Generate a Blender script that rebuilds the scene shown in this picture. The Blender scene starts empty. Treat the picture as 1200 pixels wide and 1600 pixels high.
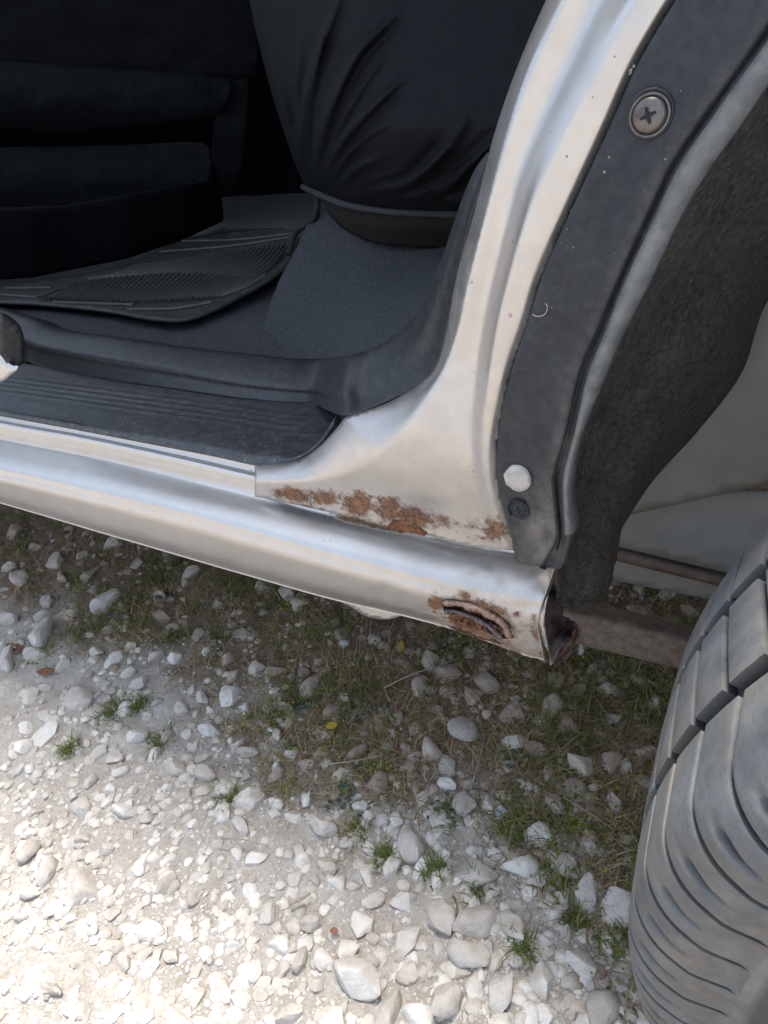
import bpy, math, random
import numpy as np
from mathutils import Vector, Matrix

random.seed(7)
rng = np.random.RandomState(7)
S = bpy.context.scene
COL = S.collection

# ------------------------------------------------------------------ camera
FOC = 1070.0                      # focal length in pixels of the 1200 x 1600 photograph
CAM = np.array([.13, -.44, .83])
YAW, PITCH, ROLL = (math.radians(a) for a in (32, 35, -9))
cy_, sy_, cp_, sp_ = math.cos(YAW), math.sin(YAW), math.cos(PITCH), math.sin(PITCH)
FW = np.array([-sy_ * cp_, cy_ * cp_, -sp_])
_r0 = np.array([cy_, sy_, 0.0]); _u0 = np.cross(_r0, FW)
RT = math.cos(ROLL) * _r0 + math.sin(ROLL) * _u0
UP = -math.sin(ROLL) * _r0 + math.cos(ROLL) * _u0
cam_data = bpy.data.cameras.new('camera')
cam_data.sensor_fit = 'VERTICAL'; cam_data.sensor_height = 32.0
cam_data.lens = FOC / 1600.0 * 32.0
cam_data.clip_start = 0.01; cam_data.clip_end = 400
cam = bpy.data.objects.new('camera', cam_data); COL.objects.link(cam)
cam.matrix_world = Matrix(((RT[0], UP[0], -FW[0], CAM[0]), (RT[1], UP[1], -FW[1], CAM[1]),
                           (RT[2], UP[2], -FW[2], CAM[2]), (0, 0, 0, 1)))
S.camera = cam

# ------------------------------------------------------------------ sky, sun, exposure
SUN_EL, SUN_AZ = math.radians(74), math.radians(-12)   # azimuth from +Y (far side of the car) towards -X
sdir = Vector((math.sin(SUN_AZ) * math.cos(SUN_EL), math.cos(SUN_AZ) * math.cos(SUN_EL), math.sin(SUN_EL)))
world = bpy.data.worlds.new('World'); S.world = world; world.use_nodes = True
wn = world.node_tree.nodes; wl = world.node_tree.links
bg = wn['Background']; sky = wn.new('ShaderNodeTexSky'); sky.sky_type = 'NISHITA'
sky.sun_disc = False; sky.sun_elevation = SUN_EL; sky.sun_rotation = -SUN_AZ
sky.air_density = 1.0; sky.dust_density = 8.0; sky.ozone_density = 0.3
tcw = wn.new('ShaderNodeTexCoord'); cn = wn.new('ShaderNodeTexNoise'); cn.inputs['Scale'].default_value = 1.6; cn.inputs['Detail'].default_value = 7
wl.new(tcw.outputs['Generated'], cn.inputs['Vector'])
cr = wn.new('ShaderNodeValToRGB'); cr.color_ramp.elements[0].position = .3; cr.color_ramp.elements[1].position = .62
cr.color_ramp.elements[0].color = (.25, .25, .25, 1); wl.new(cn.outputs['Fac'], cr.inputs[0])
cm = wn.new('ShaderNodeMix'); cm.data_type = 'RGBA'; wl.new(cr.outputs[0], cm.inputs[0]); wl.new(sky.outputs[0], cm.inputs[6]); cm.inputs[7].default_value = (5.6, 6.9, 8.8, 1)   # thin bright cloud over the whole sky
wl.new(cm.outputs[2], bg.inputs[0]); bg.inputs[1].default_value = 0.15
sun = bpy.data.lights.new('sun', 'SUN'); sun.energy = 5.0; sun.angle = math.radians(14); sun.color = (1, .965, .91)
so = bpy.data.objects.new('sun', sun); COL.objects.link(so)
so.rotation_euler = sdir.to_track_quat('Z', 'Y').to_euler(); so.location = (0, 0, 6)
S.view_settings.view_transform = 'Standard'; S.view_settings.look = 'None'
S.view_settings.gamma = 1; S.view_settings.use_curve_mapping = False
S.view_settings.exposure = 0.8

# ------------------------------------------------------------------ measuring helpers
def rays(p):
    p = np.atleast_2d(np.asarray(p, float))
    return FW + RT * ((p[:, :1] - 600) / FOC) - UP * ((p[:, 1:2] - 800) / FOC)
def at_y(p, y):
    d = rays(p); return CAM + d * ((np.asarray(y, float).reshape(-1) - CAM[1]) / d[:, 1])[:, None]
def at_z(p, z):
    d = rays(p); return CAM + d * ((np.asarray(z, float).reshape(-1) - CAM[2]) / d[:, 2])[:, None]
def at_x(p, x):
    d = rays(p); return CAM + d * ((np.asarray(x, float).reshape(-1) - CAM[0]) / d[:, 0])[:, None]
def proj(P):
    d = np.atleast_2d(P) - CAM; z = d @ FW
    return np.stack([600 + FOC * (d @ RT) / z, 800 - FOC * (d @ UP) / z], 1)
def sstep(a, b, x):
    t = np.clip((x - a) / (b - a), 0, 1); return t * t * (3 - 2 * t)
def spline(pts, n=8):
    """Catmull-Rom through points (k x d), n steps per span."""
    P = np.asarray(pts, float)
    Q = np.vstack([2 * P[0] - P[1], P, 2 * P[-1] - P[-2]]); out = []
    for i in range(len(P) - 1):
        a, b, c, d = Q[i:i + 4]
        for t in np.linspace(0, 1, n, endpoint=False):
            out.append(.5 * (2 * b + (c - a) * t + (2 * a - 5 * b + 4 * c - d) * t * t + (3 * b - a - 3 * c + d) * t ** 3))
    out.append(P[-1]); return np.array(out)
def pl_dist(P, L, full=False):
    """distance of points P to polyline L; also signed side and position along."""
    P = np.asarray(P, float); L = np.asarray(L, float)
    best = np.full(len(P), 1e18); side = np.zeros(len(P)); near = np.zeros_like(P); par = np.zeros(len(P))
    for i in range(len(L) - 1):
        a = L[i]; ab = L[i + 1] - a
        t = np.clip(((P - a) @ ab) / (ab @ ab + 1e-12), 0, 1)
        q = a + t[:, None] * ab; d = ((P - q) ** 2).sum(1)
        m = d < best
        best[m] = d[m]; near[m] = q[m]; par[m] = i + t[m]
        side[m] = np.sign(ab[0] * (P[m, 1] - a[1]) - ab[1] * (P[m, 0] - a[0]))
    return (np.sqrt(best), side, near, par) if full else np.sqrt(best)
def inside(P, poly):
    poly = np.asarray(poly, float); x, y = P[:, 0], P[:, 1]; r = np.zeros(len(P), bool)
    j = len(poly) - 1
    for i in range(len(poly)):
        xi, yi = poly[i]; xj, yj = poly[j]
        if yi != yj:
            c = ((yi > y) != (yj > y)) & (x < (xj - xi) * (y - yi) / (yj - yi) + xi); r ^= c
        j = i
    return r
class VN:
    """tileable value noise"""
    def __init__(s, seed): s.t = np.random.RandomState(seed).rand(256, 256) * 2 - 1
    def __call__(s, x, y):
        xi = np.floor(x).astype(int); yi = np.floor(y).astype(int); fx = x - xi; fy = y - yi
        fx = fx * fx * (3 - 2 * fx); fy = fy * fy * (3 - 2 * fy)
        g = lambda a, b: s.t[a % 256, b % 256]
        return (g(xi, yi) * (1 - fx) + g(xi + 1, yi) * fx) * (1 - fy) + (g(xi, yi + 1) * (1 - fx) + g(xi + 1, yi + 1) * fx) * fy
    def fbm(s, x, y, o=4):
        r = 0; a = 1.0
        for k in range(o): r = r + a * s(x * 2 ** k + 17 * k, y * 2 ** k + 31 * k); a *= .5
        return r
N1, N2, N3 = VN(1), VN(2), VN(3)

# ------------------------------------------------------------------ object helpers
def tag(o, label=None, cat=None, group=None, kind=None):
    if label: o['label'] = label
    if cat: o['category'] = cat
    if group: o['group'] = group
    if kind: o['kind'] = kind
    return o
def empty(name, loc=(0, 0, 0)):
    o = bpy.data.objects.new(name, None); COL.objects.link(o); o.location = loc; o.empty_display_size = .1; return o
def mesh_np(name, V, F, smooth=True):
    """V: n x 3, F: m x k array (k = 3 or 4) or list of lists"""
    me = bpy.data.meshes.new(name)
    V = np.asarray(V, float)
    if isinstance(F, np.ndarray):
        k = F.shape[1]; m = len(F)
        me.vertices.add(len(V)); me.vertices.foreach_set('co', V.ravel())
        me.loops.add(m * k); me.loops.foreach_set('vertex_index', F.astype(np.int32).ravel())
        me.polygons.add(m); me.polygons.foreach_set('loop_start', np.arange(0, m * k, k, dtype=np.int32))
        me.polygons.foreach_set('loop_total', np.full(m, k, np.int32))
        me.update(calc_edges=True)
    else:
        me.from_pydata([tuple(v) for v in V], [], [tuple(int(i) for i in f) for f in F]); me.update()
    if smooth: me.polygons.foreach_set('use_smooth', np.ones(len(me.polygons), bool))
    return me
def attr(me, name, vals):
    a = me.attributes.new(name, 'FLOAT', 'POINT'); a.data.foreach_set('value', np.asarray(vals, np.float32))
def link(name, me, mat=None, parent=None):
    o = bpy.data.objects.new(name, me); COL.objects.link(o)
    if mat: me.materials.append(mat)
    if parent: o.parent = parent
    return o
def solid(o, th, off=-1):
    m = o.modifiers.new('thickness', 'SOLIDIFY'); m.thickness = th; m.offset = off; return o
def face_cam(V, F):
    """flip quads so that they look towards the camera side"""
    a, b, c = V[F[:, 0]], V[F[:, 1]], V[F[:, 2]]
    n = np.cross(b - a, c - a); ctr = (a + b + c) / 3
    if ((n * (CAM - ctr)).sum(1) > 0).mean() < .5: F = F[:, ::-1]
    return F
def grid_faces(nr, nc):
    i, j = np.meshgrid(np.arange(nr - 1), np.arange(nc - 1), indexing='ij'); a = (i * nc + j).ravel()
    return np.stack([a, a + 1, a + nc + 1, a + nc], 1)
def patch(name, poly, depth, mat, parent=None, step=6, th=.003, attrs=None, holes=(), disp=None):
    """a sheet bounded by an outline; depth(P) gives its 3D points"""
    poly = np.asarray(poly, float)
    lo = poly.min(0) - step; hi = poly.max(0) + step
    nx = int((hi[0] - lo[0]) / step) + 1; ny = int((hi[1] - lo[1]) / step) + 1
    X, Y = np.meshgrid(lo[0] + step * np.arange(nx + 1), lo[1] + step * np.arange(ny + 1))
    P = np.stack([X.ravel(), Y.ravel()], 1); F = grid_faces(ny + 1, nx + 1)
    c = P[F].mean(1); keep = inside(c, poly)
    for h in holes: keep &= ~inside(c, h)
    F = F[keep]
    cnt = np.bincount(F.ravel(), minlength=len(P)); bnd = (cnt > 0) & (cnt < 4)
    idx = np.where(bnd)[0]
    for L in [np.vstack([poly, poly[:1]])] + [np.vstack([h, h[:1]]) for h in holes]:
        d, s, near, par = pl_dist(P[idx], L, True)
        m = d < step * 1.3; P[idx[m]] = near[m]
    used = np.where(cnt > 0)[0]; mp = -np.ones(len(P), int); mp[used] = np.arange(len(used))
    P = P[used]; F = mp[F]; V = depth(P)
    if disp is not None: V = V + disp(P, V)
    F = face_cam(V, F)
    me = mesh_np(name, V, F)
    for k, f in (attrs or {}).items(): attr(me, k, f(P))
    o = link(name, me, mat, parent)
    if th: solid(o, th)
    return o
def loft3(rows, nu=6, nv=6):
    """rows: list of k x 3 arrays; smooth both ways"""
    R = [spline(r, nv) for r in rows]; A = np.array(R)          # rows x cols x 3
    n, m, _ = A.shape
    B = spline(A.reshape(n, m * 3), nu).reshape(-1, m, 3)
    return B
def loft(name, rows, mat, parent=None, nu=6, nv=6, th=.003, attrs=None, hole=None, disp=None, flip=None):
    B = loft3(rows, nu, nv); n, m, _ = B.shape
    V = B.reshape(-1, 3); F = grid_faces(n, m)
    P = proj(V)
    if hole is not None:
        c = P[F].mean(1); F = F[~inside(c, hole)]
    if disp is not None: V = V + disp(P, V)
    F = face_cam(V, F)
    me = mesh_np(name, V, F)
    for k, f in (attrs or {}).items(): attr(me, k, f(P))
    o = link(name, me, mat, parent)
    if th: solid(o, th)
    return o
def prow(pts):
    """row of (px, py, y) -> 3D"""
    a = np.asarray(pts, float); return at_y(a[:, :2], a[:, 2])
def tube_mesh(name, pts, rad, seg=10, cap=True):
    pts = np.asarray(pts, float); n = len(pts); V = []; rad = np.broadcast_to(rad, (n,))
    for i in range(n):
        t = pts[min(i + 1, n - 1)] - pts[max(i - 1, 0)]; t /= np.linalg.norm(t)
        a = np.cross(t, [0, 0, 1.0]);  a = a if np.linalg.norm(a) > 1e-3 else np.array([1.0, 0, 0]); a /= np.linalg.norm(a); b = np.cross(t, a)
        for k in range(seg):
            w = 2 * math.pi * k / seg; V.append(pts[i] + rad[i] * (math.cos(w) * a + math.sin(w) * b))
    F = [[i * seg + k, i * seg + (k + 1) % seg, (i + 1) * seg + (k + 1) % seg, (i + 1) * seg + k] for i in range(n - 1) for k in range(seg)]
    if cap: F += [list(range(seg))[::-1], [(n - 1) * seg + k for k in range(seg)]]
    return mesh_np(name, V, F)
def box_mesh(name, lo, hi, bev=0):
    import bmesh
    bm = bmesh.new(); bmesh.ops.create_cube(bm, size=1)
    lo = Vector(lo); hi = Vector(hi)
    for v in bm.verts: v.co = Vector(((lo[i] + hi[i]) / 2 + v.co[i] * (hi[i] - lo[i]) for i in range(3)))
    if bev: bmesh.ops.bevel(bm, geom=bm.edges[:], offset=bev, segments=3, affect='EDGES', profile=.6)
    me = bpy.data.meshes.new(name); bm.to_mesh(me); bm.free()
    if bev: me.polygons.foreach_set('use_smooth', np.ones(len(me.polygons), bool))
    return me

def ico(sub):
    import bmesh
    bm = bmesh.new(); bmesh.ops.create_icosphere(bm, subdivisions=sub, radius=1)
    bm.verts.ensure_lookup_table(); V = np.array([v.co[:] for v in bm.verts]); F = np.array([[v.index for v in f.verts] for f in bm.faces]); bm.free(); return V, F
I2, I3, I1 = ico(2), ico(3), ico(1)

# ------------------------------------------------------------------ materials
def new_mat(name):
    m = bpy.data.materials.new(name); m.use_nodes = True
    nt = m.node_tree; b = nt.nodes['Principled BSDF']; return m, nt, b
def nd(nt, t, **kw):
    n = nt.nodes.new(t)
    for k, v in kw.items():
        if k in n.inputs: n.inputs[k].default_value = v
        else: setattr(n, k, v)
    return n
def coords(nt): return nt.nodes.new('ShaderNodeNewGeometry').outputs['Position']
def noise(nt, scale, detail=4, rough=.55, vec=None):
    n = nd(nt, 'ShaderNodeTexNoise', Scale=scale, Detail=detail, Roughness=rough)
    nt.links.new(vec if vec is not None else coords(nt), n.inputs['Vector']); return n.outputs['Fac']
def ramp(nt, fac, stops):
    r = nt.nodes.new('ShaderNodeValToRGB'); e = r.color_ramp.elements
    while len(e) < len(stops): e.new(.5)
    for k, (p, c) in enumerate(stops):
        e[k].position = p; e[k].color = (*c, 1) if len(c) == 3 else c
    nt.links.new(fac, r.inputs[0]); return r.outputs[0]
def mix(nt, fac, a, b):
    m = nt.nodes.new('ShaderNodeMix'); m.data_type = 'RGBA'
    for s, v in ((m.inputs[0], fac), (m.inputs[6], a), (m.inputs[7], b)):
        if isinstance(v, (int, float)): s.default_value = v
        elif isinstance(v, tuple): s.default_value = (*v, 1)
        else: nt.links.new(v, s)
    return m.outputs[2]
def mth(nt, op, a, b=None, c=None, clamp=False):
    m = nt.nodes.new('ShaderNodeMath'); m.operation = op; m.use_clamp = clamp
    for k, v in enumerate((a, b, c)):
        if v is None: continue
        if isinstance(v, (int, float)): m.inputs[k].default_value = v
        else: nt.links.new(v, m.inputs[k])
    return m.outputs[0]
def vattr(nt, name):
    a = nt.nodes.new('ShaderNodeAttribute'); a.attribute_name = name; return a.outputs['Fac']
def bump(nt, b, h, strength=.3, dist=.002):
    n = nd(nt, 'ShaderNodeBump', Strength=strength, Distance=dist); nt.links.new(h, n.inputs['Height']); nt.links.new(n.outputs[0], b.inputs['Normal'])
def setin(nt, s, v):
    if isinstance(v, (int, float)): s.default_value = v
    elif isinstance(v, tuple): s.default_value = (*v, 1)
    else: nt.links.new(v, s)
def simple(name, c1, c2, scale=60, rough=.7, metal=0, bs=.3, bd=.001, bscale=None, spec=.5, dust=None, specks=None):
    m, nt, b = new_mat(name); f = noise(nt, scale)
    col = ramp(nt, f, [(.3, c1), (.7, c2)])
    if dust:
        col = mix(nt, mth(nt, 'MULTIPLY', ramp(nt, noise(nt, dust[1], 6, .65), [(.42, (0, 0, 0)), (.75, (1, 1, 1))]), dust[2]), col, dust[0])
    if specks:                                   # (colour, scale, radius, amount): crumbs of dried dirt and lint
        vo = nd(nt, 'ShaderNodeTexVoronoi', Scale=specks[1]); nt.links.new(coords(nt), vo.inputs['Vector'])
        wh = nd(nt, 'ShaderNodeTexWhiteNoise'); nt.links.new(vo.outputs['Position'], wh.inputs['Vector'])
        sp = mth(nt, 'MULTIPLY', mth(nt, 'LESS_THAN', vo.outputs['Distance'], mth(nt, 'MULTIPLY', wh.outputs['Value'], specks[2])), mth(nt, 'GREATER_THAN', noise(nt, 17, 3), specks[3]))
        col = mix(nt, mth(nt, 'MULTIPLY', sp, .8), col, specks[0])
    setin(nt, b.inputs['Base Color'], col); b.inputs['Roughness'].default_value = rough; b.inputs['Metallic'].default_value = metal
    b.inputs['Specular IOR Level'].default_value = spec
    if bs: bump(nt, b, noise(nt, bscale or scale * 3, 5), bs, bd)
    return m

def paint():
    m, nt, b = new_mat('silver_paint')
    rust = vattr(nt, 'rust'); grime = vattr(nt, 'grime')
    n1 = noise(nt, 190, 6, .7); n2 = noise(nt, 60, 4)
    rf = mth(nt, 'ADD', rust, mth(nt, 'MULTIPLY', mth(nt, 'SUBTRACT', mth(nt, 'ADD', mth(nt, 'MULTIPLY', n1, .7), mth(nt, 'MULTIPLY', n2, .5)), .6), 2.2))
    rf = mth(nt, 'MULTIPLY', mth(nt, 'MULTIPLY', mth(nt, 'SUBTRACT', rf, .36), 2.1, clamp=True), mth(nt, 'MULTIPLY', rust, 6, clamp=True))
    rcol = ramp(nt, mth(nt, 'ADD', mth(nt, 'MULTIPLY', noise(nt, 260, 6, .75), .75), mth(nt, 'MULTIPLY', noise(nt, 70, 3), .3)), [(.36, (.035, .02, .014)), (.5, (.115, .056, .031)), (.6, (.21, .105, .052)), (.74, (.34, .205, .11))])
    rcol = mix(nt, mth(nt, 'MULTIPLY', rf, 1.6, clamp=True), (.42, .27, .15), rcol)
    base = ramp(nt, n2, [(.3, (.45, .432, .415)), (.7, (.485, .47, .455))])
    # grime film and road specks
    gf = mth(nt, 'MULTIPLY', mth(nt, 'MULTIPLY', grime, ramp(nt, noise(nt, 45, 6, .7), [(.35, (.1, .1, .1)), (.7, (1, 1, 1))])), .8, clamp=True)
    col = mix(nt, gf, base, (.33, .27, .2))
    vor = nd(nt, 'ShaderNodeTexVoronoi', Scale=75); nt.links.new(coords(nt), vor.inputs['Vector'])
    spk = mth(nt, 'MULTIPLY', mth(nt, 'LESS_THAN', vor.outputs['Distance'], mth(nt, 'MULTIPLY', noise(nt, 31, 1), .13)), mth(nt, 'GREATER_THAN', noise(nt, 22, 2), .56))
    col = mix(nt, mth(nt, 'MULTIPLY', spk, .75), col, (.1, .075, .06))
    col = mix(nt, rf, col, rcol)
    setin(nt, b.inputs['Base Color'], col)
    nometal = mth(nt, 'MAXIMUM', rf, mth(nt, 'MAXIMUM', gf, spk))
    setin(nt, b.inputs['Metallic'], mth(nt, 'MULTIPLY', mth(nt, 'SUBTRACT', 1, nometal), .88))
    setin(nt, b.inputs['Roughness'], mth(nt, 'ADD', mth(nt, 'ADD', .28, mth(nt, 'MULTIPLY', noise(nt, 30, 5, .7), .1)), mth(nt, 'MULTIPLY', nometal, .45)))
    h = mth(nt, 'ADD', mth(nt, 'MULTIPLY', rf, mth(nt, 'ADD', .4, n1)), mth(nt, 'MULTIPLY', noise(nt, 420, 3), .03))
    bump(nt, b, h, .5, .0012)
    return m
PAINT = paint()
RUST = simple('flaking_rust', (.05, .024, .016), (.24, .105, .05), 140, .85, 0, .9, .003, 260, .2)
RUST_LIP = simple('torn_rusty_edge', (.16, .08, .055), (.42, .3, .24), 220, .5, .4, .8, .002, 320)
RUST_MIX = simple('pitted_brown_rust', (.035, .02, .015), (.17, .085, .048), 110, .75, .1, 1.0, .004, 240, .3)
RUST_DARK = simple('dark_wet_rust', (.05, .036, .04), (.17, .13, .13), 120, .45, .1, 1.0, .004, 200)
PLASTIC = simple('black_trim_plastic', (.008, .0095, .0115), (.013, .0145, .017), 90, .48, 0, .25, .0006, 900, .5, dust=((.13, .13, .125), 110, .16), specks=((.28, .27, .25), 270, .14, .53))
PLATE = simple('scuffed_black_plastic', (.015, .017, .02), (.024, .027, .031), 120, .42, 0, .3, .0006, 1100, .5, dust=((.16, .165, .17), 95, .28), specks=((.42, .4, .38), 260, .18, .45))
FLARE = simple('faded_flare_plastic', (.014, .016, .0195), (.021, .024, .028), 40, .55, 0, .2, .0006, 500, .3, dust=((.12, .12, .118), 120, .16), specks=((.25, .24, .22), 210, .1, .52))
_nt = FLARE.node_tree; _b = _nt.nodes['Principled BSDF']; _c = _b.inputs['Base Color'].links[0].from_socket
setin(_nt, _b.inputs['Base Color'], mix(_nt, mth(_nt, 'MULTIPLY', vattr(_nt, 'grime'), ramp(_nt, noise(_nt, 60, 6, .7), [(.3, (.2, .2, .2)), (.65, (1, 1, 1))])), _c, (.17, .152, .13)))
LIP = simple('dusty_lip_plastic', (.085, .088, .088), (.145, .145, .14), 70, .7, 0, .4, .001, 500, .3, dust=((.24, .225, .205), 90, .5))
CARPET = simple('grey_carpet', (.03, .033, .038), (.125, .13, .138), 420, .95, 0, 1.0, .004, 600, .1, specks=((.4, .38, .35), 210, .14, .5))
CLOTH = simple('black_stretch_cloth', (.003, .0037, .005), (.0055, .0065, .0085), 300, .72, 0, .3, .0006, 1500, .16)

UNDER = simple('dark_brown_upholstery', (.014, .011, .01), (.026, .021, .019), 120, .85, 0, .3, .001, 700, .2)
RUBBER = simple('floor_mat_rubber', (.018, .020, .0205), (.032, .034, .033), 80, .6, 0, .3, .0008, 500, .4, dust=((.13, .125, .11), 60, .3), specks=((.35, .32, .28), 220, .14, .5))
RIB = simple('dusty_rib_rubber', (.05, .053, .053), (.09, .09, .084), 120, .6, 0, .3, .0006, 500, .3)
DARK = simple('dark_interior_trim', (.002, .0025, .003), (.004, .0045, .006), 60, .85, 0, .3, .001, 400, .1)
LINER = simple('muddy_wheel_liner', (.03, .028, .026), (.095, .088, .078), 210, .95, 0, 1.0, .004, 330, .1, dust=((.11, .094, .072), 30, .5), specks=((.25, .23, .2), 190, .14, .5))
PRIMER = simple('dull_inner_panel', (.22, .215, .2), (.27, .262, .245), 30, .6, .1, .2, .001, 200, .3, dust=((.2, .17, .13), 14, .5))
ARM = simple('dirty_steel_arm', (.09, .072, .056), (.19, .16, .13), 90, .8, .1, .6, .002, 220, .3, dust=((.1, .05, .03), 40, .7))
SHEATH = simple('brown_dirty_pipe', (.09, .065, .048), (.15, .12, .095), 60, .55, .2, .3, .001, 200)
SCREW = simple('worn_bronze_screw', (.07, .058, .054), (.16, .14, .13), 90, .4, .6, .2, .0005, 500)
BLACK = simple('black_recess', (.006, .006, .007), (.01, .01, .01), 90, .8)
CAPM = simple('white_dried_sealant', (.3, .265, .24), (.46, .42, .385), 160, .85, 0, .5, .001, 400, .2)
CHIP = simple('dried_dirt_chip', (.13, .12, .105), (.25, .23, .2), 200, .9)
STEEL_RIM = simple('dusty_dark_wheel', (.03, .035, .042), (.05, .056, .064), 60, .5, .2, .2, .001, 300)

def tyre_mat(name, c1, c2, top):
    m, nt, b = new_mat(name)
    tc = nt.nodes.new('ShaderNodeTexCoord').outputs['Object']
    f = noise(nt, 35, 5, .65); col = ramp(nt, f, [(.3, c1), (.7, c2)])
    d = ramp(nt, noise(nt, 14, 5, .7), [(.44, (0, 0, 0)), (.68, (1, 1, 1))])
    col = mix(nt, mth(nt, 'MULTIPLY', d, .5 * top), col, (.17, .145, .115))
    setin(nt, b.inputs['Base Color'], col); b.inputs['Roughness'].default_value = .62
    wv = nd(nt, 'ShaderNodeTexWave', Scale=160.0, Distortion=1.5); wv.bands_direction = 'Y'
    nt.links.new(tc, wv.inputs['Vector'])
    bump(nt, b, mth(nt, 'ADD', noise(nt, 260, 4, .7), mth(nt, 'MULTIPLY', wv.outputs['Fac'], .07)), .35, .0012)
    return m
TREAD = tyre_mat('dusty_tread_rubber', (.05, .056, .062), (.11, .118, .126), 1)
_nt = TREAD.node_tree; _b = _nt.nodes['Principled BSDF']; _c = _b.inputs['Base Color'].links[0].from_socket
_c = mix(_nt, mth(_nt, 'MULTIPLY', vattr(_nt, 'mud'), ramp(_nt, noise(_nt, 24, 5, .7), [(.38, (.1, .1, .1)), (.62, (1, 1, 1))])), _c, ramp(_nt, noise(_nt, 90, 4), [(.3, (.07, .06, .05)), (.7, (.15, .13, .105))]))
setin(_nt, _b.inputs['Base Color'], mix(_nt, vattr(_nt, 'top'), (.01, .012, .016), _c))  # groove shade painted in: block walls and notches go near-black
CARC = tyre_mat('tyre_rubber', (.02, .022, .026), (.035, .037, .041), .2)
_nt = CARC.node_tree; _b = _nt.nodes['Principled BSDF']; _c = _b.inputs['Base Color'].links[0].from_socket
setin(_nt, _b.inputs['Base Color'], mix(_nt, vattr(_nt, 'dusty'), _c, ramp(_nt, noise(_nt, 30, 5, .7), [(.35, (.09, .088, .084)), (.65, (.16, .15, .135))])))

def stone_mat(name, stops, soil):
    m, nt, b = new_mat(name)
    oi = nt.nodes.new('ShaderNodeObjectInfo'); 
    tc = nt.nodes.new('ShaderNodeTexCoord')
    f = noise(nt, 45, 6, .65)
    f2 = mth(nt, 'ADD', mth(nt, 'MULTIPLY', f, .7), mth(nt, 'MULTIPLY', vattr(nt, 'tint'), .35))
    col = ramp(nt, f2, stops)
    spot = ramp(nt, noise(nt, 130, 5, .7), [(.56, (0, 0, 0)), (.72, (1, 1, 1))])
    col = mix(nt, mth(nt, 'MULTIPLY', spot, .35), col, soil)
    # soil clings to the lower part of each stone
    g = nt.nodes.new('ShaderNodeSeparateXYZ'); nt.links.new(coords(nt), g.inputs[0])
    setin(nt, b.inputs['Base Color'], col); b.inputs['Roughness'].default_value = .9; b.inputs['Specular IOR Level'].default_value = .25
    bump(nt, b, mth(nt, 'ADD', noise(nt, 120, 6, .7), mth(nt, 'MULTIPLY', noise(nt, 420, 4, .7), .35)), .7, .004)
    return m
STONE = stone_mat('pale_limestone', [(.25, (.31, .27, .228)), (.45, (.425, .385, .34)), (.6, (.51, .475, .43)), (.8, (.6, .575, .54))], (.26, .2, .15))
STONE_DIRTY_SHADE = stone_mat('soiled_shaded_limestone', [(.25, (.18, .135, .1)), (.5, (.31, .25, .2)), (.75, (.45, .385, .325))], (.09, .062, .042))  # soil brown; the shade under the car is also put into this colour
STONE_BLUE = stone_mat('blue_grey_stone', [(.25, (.22, .25, .28)), (.5, (.3, .33, .36)), (.75, (.4, .43, .45))], (.2, .18, .16))

def leaf_mat(name, stops, trans=.25):
    m, nt, b = new_mat(name)
    col = ramp(nt, vattr(nt, 'tint'), stops)
    setin(nt, b.inputs['Base Color'], col); b.inputs['Roughness'].default_value = .6
    b.inputs['Specular IOR Level'].default_value = .3
    tr = nt.nodes.new('ShaderNodeBsdfTranslucent'); setin(nt, tr.inputs[0], col)
    mx = nt.nodes.new('ShaderNodeMixShader'); mx.inputs[0].default_value = trans
    nt.links.new(b.outputs[0], mx.inputs[1]); nt.links.new(tr.outputs[0], mx.inputs[2])
    nt.links.new(mx.outputs[0], nt.nodes['Material Output'].inputs[0]); return m
GRASS = leaf_mat('grass_blades', [(0, (.05, .075, .015)), (.4, (.1, .135, .025)), (.75, (.17, .18, .04)), (1, (.27, .21, .08))])
STRAW = leaf_mat('dry_straw', [(0, (.13, .08, .042)), (.5, (.27, .185, .1)), (1, (.45, .345, .21))], .1)
WEED = leaf_mat('weed_leaves', [(0, (.045, .065, .018)), (.4, (.095, .13, .025)), (.75, (.2, .21, .03)), (1, (.32, .28, .05))])
BLUEWEED = leaf_mat('blue_green_weed', [(0, (.03, .06, .05)), (1, (.07, .11, .085))])
YLEAF = leaf_mat('yellow_leaf', [(0, (.4, .27, .04)), (1, (.5, .36, .06))])
BLEAF = leaf_mat('brown_leaf', [(0, (.2, .08, .055)), (1, (.27, .12, .07))])
TWIG = simple('weathered_twig', (.16, .12, .09), (.32, .26, .2), 90, .8)

# vegetated strip under the car: outline on the ground
EDGE = at_z(spline([(-260, 890), (-40, 960), (110, 1000), (225, 1050), (310, 1140), (400, 1195), (530, 1235), (660, 1285), (800, 1350), (900, 1420), (1010, 1500), (1200, 1640)], 5), np.zeros(1))[:, :2]
def veg(xy):
    d, s, _, _ = pl_dist(xy, EDGE, True)
    sd = d * np.where(s > 0, 1, -1)          # + towards the car
    sd = sd + .07 * N2.fbm(xy[:, 0] * 9, xy[:, 1] * 9, 3)
    return sstep(-.06, .13, sd)

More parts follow.
